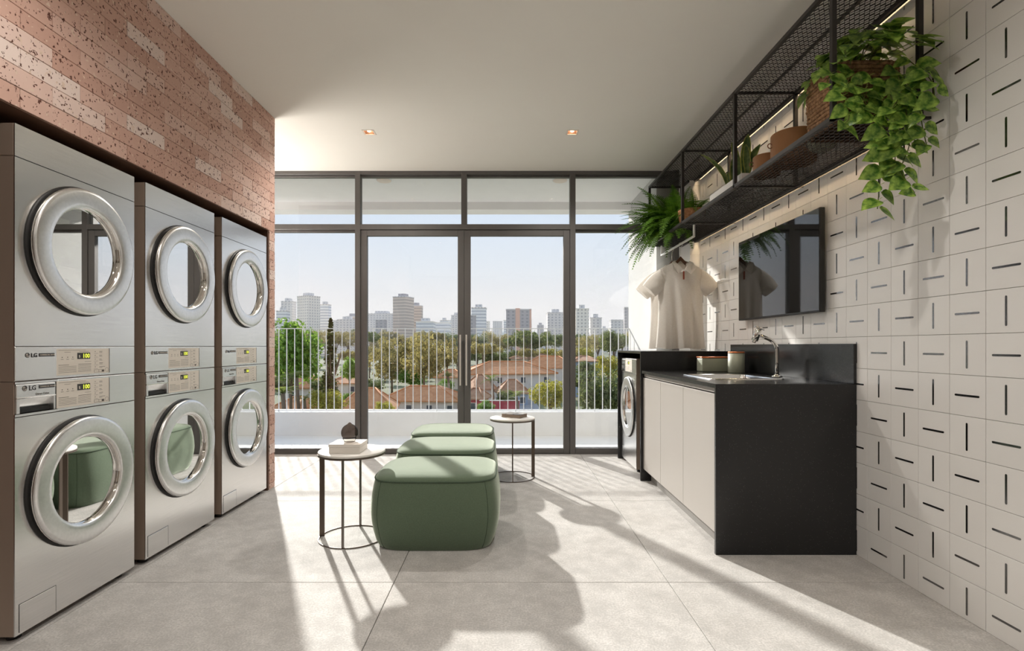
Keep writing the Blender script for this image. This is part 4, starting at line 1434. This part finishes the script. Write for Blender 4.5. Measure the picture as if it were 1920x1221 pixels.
# ferns
def fern_frond(seed):
    r = random.Random(seed)
    mb = MB()
    arch = r.uniform(.35, .85)
    n = 30
    pts = []
    for k in range(n + 1):
        t = k / n
        pts.append(Vector((.05 * math.sin(t * 3 + seed), t, arch * (t * .8 - t * t * 1.25))))
    mb.tube(pts, [.008 * (1 - .7 * k / n) for k in range(n + 1)], 4)
    for k in range(2, n + 1):
        t = k / n
        p = pts[k]
        d = (pts[k] - pts[k - 1]).normalized()
        L = .21 * math.sin(math.pi * min(1, .12 + t * .9)) ** .8 * (1.05 - .55 * t) + .03
        for s in (-1, 1):
            side = Vector((s, .45, -.18 + r.uniform(-.12, .12))).normalized()
            w = .020 * (1.1 - .35 * t)
            m = 7
            v = []
            for q in range(m + 1):
                u = q / m
                c = p + side * (L * u) + Vector((0, 0, -.10 * L * u * u * 4 * .5))
                ww = w * (1 - u) ** .6 * (1.25 if q % 2 else .55)
                v += [c - d * ww, c + d * ww]
            mb.add(v, [(2 * q, 2 * q + 1, 2 * q + 3, 2 * q + 2) for q in range(m)])
    return mb.mesh('frond', M['fern'])
FR = [fern_frond(s) for s in range(6)]
def fern(name, label, loc, bowl_r, bowl_h, pot_mat, count, Lr, seed, clamp):
    t = thing(name, label, 'potted plant', loc, group='leafy ferns at the far end of the shelf')
    r = random.Random(seed)
    MB().lathe([(.0005, 0), (bowl_r * .55, 0), (bowl_r * .85, bowl_h * .35), (bowl_r, bowl_h * .8), (bowl_r * .98, bowl_h), (bowl_r * .92, bowl_h), (bowl_r * .85, bowl_h * .82), (.0005, bowl_h * .8)], 40).build('bowl', pot_mat, t)
    MB().lathe([(.0005, bowl_h * .86), (bowl_r * .88, bowl_h * .84)], 28).build('soil', M['soil'], t)
    for k in range(count):
        a = r.uniform(0, 2 * math.pi)
        L = r.uniform(*Lr)
        el = r.uniform(-.45, 1.0)
        if clamp:
            # grow mostly towards the room and the window
            a = r.gauss(math.radians(170), math.radians(62))
        d = Vector((math.cos(a) * math.cos(el), math.sin(a) * math.cos(el), math.sin(el)))
        base = Vector((math.cos(a) * bowl_r * .5 * r.random(), math.sin(a) * bowl_r * .5 * r.random(), bowl_h * .85))
        end = Vector(loc) + base + d * L
        if end.x > 1.76: continue
        if end.y > 5.16: continue
        if end.z > SZT - .06: d.z *= .4; d.normalize()
        o = obj('frond', FR[k % 6], t)
        o.matrix_basis = frame_matrix(base, d, Vector((0, 0, 1)), L)
    return t
fern('boston_fern', 'lush green fern in a dark bowl at the window end of the shelf', (1.545, 4.80, SHZ), .125, .10, M['darkpot'], 125, (.26, .50), 3, True)
fern('small_fern', 'smaller fern in a speckled brown cork bowl on the shelf', (1.575, 4.43, SHZ), .115, .150, M['cork'], 34, (.13, .26), 8, False)
# ------------------------------------------------------------------ the neighbourhood below and the skyline
GZ = -10.0
M['ground'] = mat('garden_ground', srgb(98, 106, 66), .95, noise=(.05, srgb(132, 124, 92), .9, (1, 1, 1)))
struct(MB().box(-900, 900, 12, 1500, GZ - 1, GZ).build('ground', M['ground']))
M['bark'] = mat('bark', srgb(136, 116, 96), .9, noise=(4, srgb(96, 80, 64), .8, (1, 1, .2)))
LEAFM = {
    'bright': leaf_mat('broad_leaf_bright', srgb(104, 138, 50), srgb(150, 178, 76), 1.2, .5, .6, .12),
    'olive': leaf_mat('olive_leaf', srgb(150, 140, 84), srgb(182, 166, 108), 1.0, .5, .7, .14),
    'dark': leaf_mat('dark_leaf', srgb(100, 114, 66), srgb(136, 140, 84), 1.0, .5, .7, .12),
    'yellow': leaf_mat('yellow_green_leaf', srgb(156, 152, 58), srgb(192, 180, 82), 1.2, .5, .7, .1),
    'cypress': leaf_mat('cypress_leaf', srgb(92, 102, 54), srgb(126, 128, 70), 1.5, .35, .8, .1),
    'palm': leaf_mat('palm_leaf', srgb(124, 136, 68), srgb(180, 178, 104), 1.0, .45, .6, .12),
}
def crown_mesh(seed, kind, rx, rz, clumps, per, leaf_s, shape='round'):
    r = random.Random(seed)
    v, f = [], []
    cl = []
    for _ in range(clumps):
        if shape == 'cone':
            t = r.random() ** 1.15
            a = r.uniform(0, 6.283); q = rx * (1 - t) ** .6 * math.sqrt(r.random()) * .8
            cl.append((Vector((q * math.cos(a), q * math.sin(a), (t * 2 - 1) * rz)), rx * (.36 - .28 * t)))
        else:
            d = Vector((r.gauss(0, 1), r.gauss(0, 1), r.gauss(0, 1))).normalized() * r.uniform(.45, .9)
            if shape == 'flat' and d.z < -.2: d.z *= .3
            cl.append((Vector((d.x * rx, d.y * rx, d.z * rz)), r.uniform(.24, .42) * min(rx, rz * 1.2)))
    for c, cr_ in cl:
        for _ in range(per):
            d = Vector((r.gauss(0, 1), r.gauss(0, 1), r.gauss(0, 1))).normalized()
            p = c + Vector((d.x * cr_, d.y * cr_, d.z * cr_ * .8)) * r.uniform(.65, 1.05)
            n = (d + Vector((r.gauss(0, .5), r.gauss(0, .5), r.gauss(0, .5)))).normalized()
            a = n.orthogonal().normalized(); b = n.cross(a)
            t = r.uniform(0, 6.283)
            a, b = a * math.cos(t) + b * math.sin(t), b * math.cos(t) - a * math.sin(t)
            s = leaf_s * r.uniform(.6, 1.3)
            o = len(v)
            v += [p - a * s * .5, p + b * s * .35, p + a * s * .6 - n * s * .15, p - b * s * .35]
            f.append((o, o + 1, o + 2, o + 3))
    mb = MB(); mb.add(v, f)
    return mb.mesh('crown', LEAFM[kind])
def trunk_mesh(h, r, seed, spread=.5):
    rr_ = random.Random(seed)
    mb = MB()
    mb.tube([(0, 0, 0), (rr_.uniform(-.2, .2), 0, h * .5), (0, 0, h)], [r, r * .8, r * .6], 8)
    for k in range(5):
        a = rr_.uniform(0, 6.28)
        mb.tube([(0, 0, h * .62), (math.cos(a) * h * .12, math.sin(a) * h * .12, h * .9), (math.cos(a) * h * spread * .6, math.sin(a) * h * spread * .6, h * 1.3)], [r * .5, r * .4, r * .15], 6)
    return mb.mesh('trunk', M['bark'])
KINDS_T = {
    'ficus': (crown_mesh(1, 'bright', 4.6, 4.6, 60, 70, .55), 4.6),
    'olive': (crown_mesh(2, 'olive', 4.4, 3.6, 46, 60, .45), 3.6),
    'dark': (crown_mesh(3, 'dark', 4.4, 4.0, 50, 60, .55), 4.0),
    'flat': (crown_mesh(4, 'dark', 6.0, 2.4, 50, 60, .5, 'flat'), 2.4),
    'oliveflat': (crown_mesh(5, 'olive', 6.0, 2.3, 50, 60, .5, 'flat'), 2.3),
    'yellow': (crown_mesh(6, 'yellow', 3.6, 3.0, 44, 60, .4), 3.0),
    'cypress': (crown_mesh(7, 'cypress', 1.25, 6.6, 300, 16, .34, 'cone'), 6.6),
}
TR = [trunk_mesh(6.0, .28, 5), trunk_mesh(6.0, .22, 9, .9)]
tree_n = 0
def tree(kind, px, py, D, wpx, label, cat='tree', group=None, name=None, hpx=None):
    """crown centred on that direction at distance D, as wide as wpx pixels from the photograph's position"""
    global tree_n
    me, rz = KINDS_T[kind]
    c = at(px, py, D)
    half = {'cypress': 1.25, 'flat': 6.0, 'oliveflat': 6.0, 'yellow': 3.6, 'ficus': 4.6}.get(kind, 4.4)
    s = wpx / 2 * D / F_PX / (half * 1.12)
    sz = s if hpx is None else hpx / 2 * D / F_PX / (rz * 1.12)
    nm = name or {'ficus': 'broadleaf_tree', 'olive': 'sparse_tree', 'dark': 'broadleaf_tree', 'flat': 'spreading_tree', 'oliveflat': 'spreading_tree', 'yellow': 'garden_bush', 'cypress': 'cypress_tree'}[kind]
    t = thing(nm, label, cat, (c.x, c.y, GZ), 0, group)
    cro = obj('crown', me, t, (0, 0, c.z - GZ)); cro.scale = (s, s, sz); cro.rotation_euler = (0, 0, tree_n * 1.7)
    hgt = max(c.z - GZ, .5)
    tk = obj('trunk', TR[1 if kind == 'olive' else 0], t); q = hgt / 7.0
    tk.scale = (max(s, .5), max(s, .5), q)
    tree_n += 1
    return t
# palms
def palm_frond(seed):
    r = random.Random(seed); mb = MB()
    pts = [Vector((0, t, .55 * t - .95 * t * t)) for t in [k / 10 for k in range(11)]]
    mb.tube(pts, [.02 * (1 - .8 * k / 10) for k in range(11)], 4)
    for k in range(1, 11):
        for s in (-1, 1):
            L = .30 * (1 - abs(k / 10 - .45))
            e = pts[k] + Vector((s * L, .10, -.14 * L * 2))
            d = Vector((0, .03, 0))
            mb.add([pts[k] - d, pts[k] + d, e], [(0, 1, 2)])
    return mb.mesh('frond', LEAFM['palm'])
PF = [palm_frond(s) for s in range(3)]
ptr = MB().tube([(0, 0, 0), (.05, 0, .5), (0, 0, 1)], [.05, .04, .045], 8).mesh('trunk', M['bark'])
def palm(px, py, D, wpx, label):
    c = at(px, py, D)
    t = thing('palm_tree', label, 'palm tree', (c.x, c.y, GZ), group='palms among the houses')
    h = c.z - GZ
    tk = obj('trunk', ptr, t); tk.scale = (wpx * .09, wpx * .09, h); tk.scale = (5, 5, h)
    s = wpx / 2 * D / F_PX
    r = random.Random(int(px))
    for k in range(16):
        a = k * 2.4
        el = r.uniform(-.1, .9)
        o = obj('frond', PF[k % 3], t)
        o.matrix_basis = frame_matrix(Vector((0, 0, h)), (math.cos(a) * math.cos(el), math.sin(a) * math.cos(el), math.sin(el)), (0, 0, 1), s)

# houses
M['roof'] = mat('terracotta_roof', srgb(222, 158, 108), .85, noise=(1.5, srgb(198, 130, 84), .8, (1, 1, 1)), rand=.08, bump=(6, .5, (1, 8, 1)))
M['roof2'] = mat('weathered_tile_roof', srgb(196, 148, 112), .85, noise=(1.5, srgb(166, 120, 88), .8, (1, 1, 1)), rand=.06)
M['hwall'] = mat('house_render', srgb(232, 222, 210), .85, noise=(1, srgb(220, 208, 194), .7, (1, 1, 1)), rand=.03)
M['pink'] = mat('rose_render', srgb(196, 82, 92), .85, noise=(1, srgb(180, 70, 80), .6, (1, 1, 1)))
M['blue'] = mat('blue_grey_render', srgb(168, 182, 200), .8, noise=(1, srgb(152, 168, 188), .6, (1, 1, 1)))
M['dglass'] = mat('dark_window', srgb(84, 88, 96), .2, noise=(2, srgb(70, 74, 82), .5, (1, 1, 1)))
def house(px, D, wpx, eave_py, ridge_py, label, depth=9.0, rz=0.0, wall='hwall', roof='roof', name='house', wins=3, group=None):
    e = at(px, eave_py, D); rdg = at(px, ridge_py, D)
    w = wpx * D / F_PX
    t = thing(name, label, 'house', (e.x, e.y, GZ), rz, group)
    he, hr_ = e.z - GZ, rdg.z - GZ
    ov = .5
    MB().box(-w / 2 + ov, w / 2 - ov, -depth / 2 + ov, depth / 2 - ov, 0, he).build('walls', M[wall], t)
    ridge = max(w / 2 - depth / 2, w * .12)
    a, b = w / 2, depth / 2
    v = [(-a, -b, he), (a, -b, he), (a, b, he), (-a, b, he), (-ridge, 0, hr_), (ridge, 0, hr_)]
    v2 = [(x, y, z - .18) for x, y, z in v[:4]]
    mb = MB().add(v + v2, [(0, 1, 5, 4), (1, 2, 5), (2, 3, 4, 5), (3, 0, 4), (0, 6, 7, 1), (1, 7, 8, 2), (2, 8, 9, 3), (3, 9, 6, 0), (6, 9, 8, 7)])
    ro = mb.build('roof', M[roof], t)
    hips = MB()
    for p, q in ((0, 4), (1, 5), (2, 5), (3, 4), (4, 5)):
        hips.tube([Vector(v[p]) + Vector((0, 0, .05)), Vector(v[q]) + Vector((0, 0, .05))], .14, 6)
    hips.build('ridge_tiles', M[roof], ro)
    for k in range(wins):
        x = -w / 2 + w * (k + .5) / wins
        o = MB().box(x - .55, x + .55, -depth / 2 + ov - .06, -depth / 2 + ov + .02, he - 2.0, he - .7).build('window', M['hwall'], t)
        MB().box(x - .45, x + .45, -depth / 2 + ov - .08, -depth / 2 + ov - .05, he - 1.9, he - .8).build('pane', M['dglass'], o)
    return t
house(690, 78, 110, 764, 728, 'house with broad orange hip roof behind the left door, lowest in view', 10, math.radians(8))
house(797, 94, 150, 747, 724, 'long pale house with orange hip roof behind the left door', 9, math.radians(-6), wins=4)
house(950, 112, 170, 698, 678, 'large house with wide orange roof behind the right door', 12, math.radians(10), wins=4)
house(1030, 130, 110, 688, 668, 'white house with orange roof at the right edge of the right door', 10, math.radians(-8), wins=3)
house(900, 97, 40, 726, 703, 'house with weathered brown roof just right of the door handles', 8, math.radians(20), roof='roof2', wins=1)
house(846, 138, 60, 706, 693, 'small orange-roofed house behind the sparse trees', 9, 0, wins=1)
house(575, 105, 80, 724, 704, 'orange-roofed house left of the cypress', 9, math.radians(12), wins=2)
house(560, 80, 60, 762, 744, 'low brick-orange roof at the bottom left of the view', 8, math.radians(-10), wins=1)
house(655, 120, 60, 716, 704, 'orange-roofed house between the cypress and the left mullion', 9, 0, wins=2)
house(530, 130, 60, 704, 696, 'pale flat house wall behind the palms on the left', 8, 0, roof='roof2', wins=1)
house(893, 89, 46, 745, 728, 'rose-coloured house beside the palms', 5, math.radians(-14), 'pink', 'roof2', wins=1)
house(1095, 118, 50, 676, 668, 'white and blue flat-roofed house behind the right fixed pane', 9, 0, 'blue', 'roof2', wins=2)
house(745, 185, 60, 690, 682, 'far pale house glimpsed under the sparse trees', 9, 0, wins=1)
house(1000, 170, 90, 672, 664, 'far row house roof above the large orange roof', 9, 0, roof='roof2', wins=2)
house(960, 100, 60, 735, 712, 'small blue-grey house below the large orange roof', 6, math.radians(10), 'blue', 'roof2', wins=2)
gw = at(937, 752, 80)
rw = thing('garden_wall', 'deep rose garden wall below the palms', 'wall', (gw.x, gw.y, GZ))
MB().rbox(-3.0, 3.0, -.12, .12, 0, gw.z - GZ, .02).build('wall_panel', M['pink'], rw)
MB().rbox(-3.1, 3.1, -.18, .18, gw.z - GZ, gw.z - GZ + .12, .02).build('wall_coping', M['hwall'], rw)
struct(MB().box(-2, 6, 60, 150, GZ, GZ + .05).build('street', mat('asphalt', srgb(170, 164, 160), .9, noise=(.6, srgb(150, 144, 140), .8, (1, 1, 1)))))

# named trees near the balcony
tree('ficus', 545, 668, 72, 128, 'dense bright green tree behind the far left balcony bars', hpx=142)
tree('cypress', 620, 674, 78, 40, 'tall narrow dark cypress left of the left mullion', hpx=172)
tree('yellow', 612, 756, 62, 84, 'yellow-green bush at the foot of the cypress', 'bush', hpx=60)
tree('olive', 735, 672, 121, 95, 'sparse olive-brown tree with pale trunk, left of the pair', hpx=95)
tree('olive', 795, 668, 105, 105, 'sparse olive-brown tree with forked trunk, right of the pair', hpx=100)
tree('olive', 838, 660, 128, 60, 'thin olive tree beside the door handles', hpx=62)
tree('oliveflat', 905, 656, 150, 90, 'wide flat-topped olive tree right of the door handles', hpx=36)
tree('flat', 985, 640, 175, 120, 'wide dark tree belt crown behind the right door', hpx=46)
tree('yellow', 1030, 742, 66, 82, 'rounded olive-green bush low behind the right door', 'bush', hpx=66)
tree('yellow', 1140, 690, 70, 60, 'yellow-topped tree above the dark one at the right', hpx=56)
tree('dark', 1125, 732, 58, 110, 'large dark green tree low behind the right fixed pane', hpx=110)
tree('dark', 1150, 640, 140, 60, 'dark tree beside the balcony side wall', hpx=54)
tree('olive', 1085, 652, 190, 70, 'grey-green tree behind the right mullion', hpx=50)
tree('yellow', 720, 764, 66, 44, 'small ochre bush in front of the orange roofs', 'bush', hpx=26)
tree('dark', 700, 722, 98, 50, 'dark hedge tree behind the lowest orange roof', hpx=30)
tree('ficus', 655, 694, 100, 40, 'light green tree right of the cypress', hpx=50)
tree('dark', 948, 742, 92, 44, 'dark shrub between the two palms', 'bush', hpx=30)
palm(556, 708, 62, 66, 'palm with long fronds behind the left balcony bars')
palm(530, 738, 54, 58, 'low palm at the far left of the view')
palm(570, 750, 68, 40, 'small palm beside the yellow-green bush')
palm(922, 714, 84, 42, 'bushy palm in front of the large orange roof')
palm(968, 744, 78, 44, 'low palm above the rose garden wall')
palm(840, 706, 100, 34, 'palm just left of the door handles')
ONES = ('zeroth first second third fourth fifth sixth seventh eighth ninth tenth eleventh twelfth thirteenth fourteenth fifteenth sixteenth seventeenth eighteenth nineteenth').split()
def ordinal(n):
    if n < 20: return ONES[n]
    tens = {2: 'twenti', 3: 'thirti', 4: 'forti'}[n // 10]
    return tens + 'eth' if n % 10 == 0 else tens[:-1] + 'y-' + ONES[n % 10]
r = random.Random(77)
for k in range(34):
    px = 508 + k * 20.5 + r.uniform(-3, 3)
    D = 215 + 60 * (k % 3) + r.uniform(-8, 8)
    tree(r.choice(['olive', 'dark', 'dark', 'oliveflat', 'flat']), px, r.uniform(632, 645), D, r.uniform(44, 62), 'hazy tree in the belt below the skyline, %s from the left' % ordinal(k + 1), group='tree belt below the skyline', hpx=r.uniform(26, 36))
for k in range(14):
    px = 655 + k * 34 + r.uniform(-6, 6)
    tree(r.choice(['olive', 'dark', 'oliveflat', 'yellow']), px, r.uniform(662, 670), 158 + 22 * (k % 2), r.uniform(48, 66), 'rounded tree between the belt and the houses, %s from the left' % ordinal(k + 1), group='trees between the belt and the houses', hpx=r.uniform(26, 36))
for px, py, D, w, lab in ((655, 752, 92, 46, 'green garden shrub right of the cypress foot'), (770, 708, 118, 60, 'garden shrub behind the long pale house'), (835, 724, 112, 40, 'garden shrub left of the door handles'),
                          (962, 714, 126, 36, 'garden shrub right of the large orange roof'), (912, 764, 72, 40, 'low shrub in front of the rose garden wall'), (1010, 704, 140, 60, 'garden shrub below the white house'),
                          (1085, 712, 88, 60, 'dense shrub right of the right mullion'), (600, 720, 96, 50, 'shrub hiding the cypress trunk'), (530, 720, 84, 60, 'dense shrub behind the far left palms'), (1100, 690, 110, 50, 'shrub in front of the white and blue house')):
    tree(r.choice(['dark', 'ficus', 'dark']), px, py, D, w, lab, 'bush', 'garden shrubs among the houses', 'garden_bush', hpx=w * .7)

# skyline
FAC = [
    facade_material('facade_cream', srgb(248, 238, 224), srgb(190, 180, 172), 3.4, 3.2),
    facade_material('facade_grey', srgb(222, 216, 212), srgb(176, 172, 174), 4.0, 3.0),
    facade_material('facade_white_band', srgb(246, 243, 240), srgb(188, 188, 194), 400, 3.4, 1.0, .45),
    facade_material('facade_brown', srgb(212, 192, 174), srgb(172, 152, 136), 400, 3.6, 1.0, .5),
    facade_material('facade_slate', srgb(172, 164, 166), srgb(134, 130, 134), 5.0, 3.6),
    mat('facade_rust', srgb(232, 178, 150), .85, noise=(.05, srgb(220, 166, 138), .5, (1, 1, 1))),
]
def tower(x0, x1, top_py, D, fm, label, depth=None, cap=True, group='skyline towers', rz=0.0, name='tower_block'):
    a, b = at(x0, top_py, D), at(x1, top_py, D)
    w = b.x - a.x
    depth = depth or w * .9
    t = thing(name, label, 'building', ((a.x + b.x) / 2, D + depth / 2, GZ), rz, group)
    h = a.z - GZ
    MB().box(-w / 2, w / 2, -depth / 2, depth / 2, 0, h).build('facade', FAC[fm], t)
    MB().box(-w / 2 - .4, w / 2 + .4, -depth / 2 - .4, depth / 2 + .4, h, h + .9).build('parapet', FAC[5] if fm == 5 else FAC[0 if fm in (0, 2) else 1], t)
    if cap:
        MB().box(-w * .25, w * .22, -depth * .25, depth * .25, h + .9, h + 4.5).build('roof_house', FAC[4 if fm in (3, 4) else 1], t)
    return t
tower(527, 548, 566, 620, 1, 'stepped grey tower at the far left of the skyline', cap=True)
tower(518, 537, 584, 560, 2, 'white slab in front of the stepped grey tower')
tower(558, 589, 556, 600, 0, 'tall cream office tower with square windows, left skyline', 17, rz=math.radians(-32))
tower(599, 616, 572, 640, 2, 'slim white tower with round balconies behind the cypress')
tower(632, 664, 600, 640, 1, 'low grey block left of the left mullion')
tower(649, 668, 594, 700, 3, 'brownish block beside the left mullion')
tower(740, 767, 557, 620, 3, 'tall brown tower with striped flank, centre skyline', 20, rz=math.radians(-20))
tower(769, 790, 574, 660, 3, 'shorter grey-brown tower right of the tall brown one')
tower(688, 738, 589, 700, 1, 'wide stepped grey block left of the tall brown tower', 30)
tower(704, 722, 600, 600, 4, 'dark slate block in front of the wide grey block', cap=False)
tower(780, 812, 604, 560, 2, 'white banded office slab right of the brown towers', 20)
tower(815, 842, 606, 600, 2, 'second white banded slab nearer the door handles', 20, cap=False)
tower(846, 866, 592, 720, 1, 'pale grey block behind the door handles')
tower(884, 911, 578, 560, 2, 'white ribbed tower just right of the door handles', 18)
tower(880, 892, 592, 520, 4, 'grey block in front of the white ribbed tower', cap=False)
tw = tower(949, 996, 581, 560, 4, 'broad slate tower with a rust coloured spine, right of centre', 16, cap=False)
MB().box(-3.4, 1.4, -8.6, 8.6, 0, at(0, 578, 560).z - GZ).build('rust_spine', FAC[5], tw)
MB().box(11.6, 13.6, -8.4, 8.4, 0, at(0, 580, 560).z - GZ).build('rust_flank', FAC[5], tw)
tower(1027, 1058, 587, 580, 1, 'stepped grey block at the right end of the right door', 22)
tower(1080, 1104, 580, 500, 0, 'cream apartment tower with many balconies right of the right mullion')
tower(1107, 1128, 597, 520, 1, 'blank grey block right of the cream apartment tower', cap=True)
tower(1146, 1168, 601, 560, 1, 'pale grey low block near the balcony side wall', cap=False)
tower(1171, 1180, 577, 620, 4, 'slim slate tower at the edge of the balcony wall', cap=False)
for k in range(34):
    x = 505 + k * 20 + r.uniform(-3, 3)
    w = r.uniform(10, 19)
    tower(x, x + w, r.uniform(598, 618), 780 + 170 * (k % 2) + r.uniform(-30, 30), r.choice([0, 1, 1, 2, 4]), 'small hazy block in the distance along the skyline, %s from the left' % ordinal(k + 1), cap=r.random() < .4, group='distant hazy blocks', name='distant_block')
# wooded hill behind the towers
hill = MB()
n = 60
pr = []
for k in range(n + 1):
    px = 420 + k * 15
    h = 11 + 30 * math.exp(-((px - 985) / 95) ** 2) + 2.5 * math.sin(k * .6) + 2.5 * math.sin(k * 1.7)
    c = at(px, 649, 1250)
    pr.append((c.x, h))
v = []
for x, h in pr: v += [(x, 1180, GZ), (x, 1250, CAM_H + h * .8), (x, 1330, CAM_H + h), (x, 1480, GZ)]
hill.add(v, [(i * 4 + q, (i + 1) * 4 + q, (i + 1) * 4 + q + 1, i * 4 + q + 1) for i in range(n) for q in range(3)], 0, True)
M['hill'] = mat('wooded_hill', srgb(150, 154, 142), .95, noise=(.03, srgb(176, 174, 168), .9, (1, 1, 1)))
struct(hill.build('hill', M['hill']))

# thin summer haze over the city
hz = bpy.data.materials.new('city_haze'); hz.use_nodes = True
n_, l_ = hz.node_tree.nodes, hz.node_tree.links
n_.clear()
ho = n_.new('ShaderNodeOutputMaterial'); hv = n_.new('ShaderNodeVolumeScatter')
hv.inputs['Color'].default_value = (1.0, .97, .95, 1)
hv.inputs['Density'].default_value = HAZE
hv.inputs['Anisotropy'].default_value = .1
l_.new(hv.outputs[0], ho.inputs['Volume'])
hb = MB().box(-1100, 1100, 125, 1500, GZ - .5, 95).build('haze', hz)
tag(hb, 'pale haze hanging over the city', 'haze', kind='stuff')
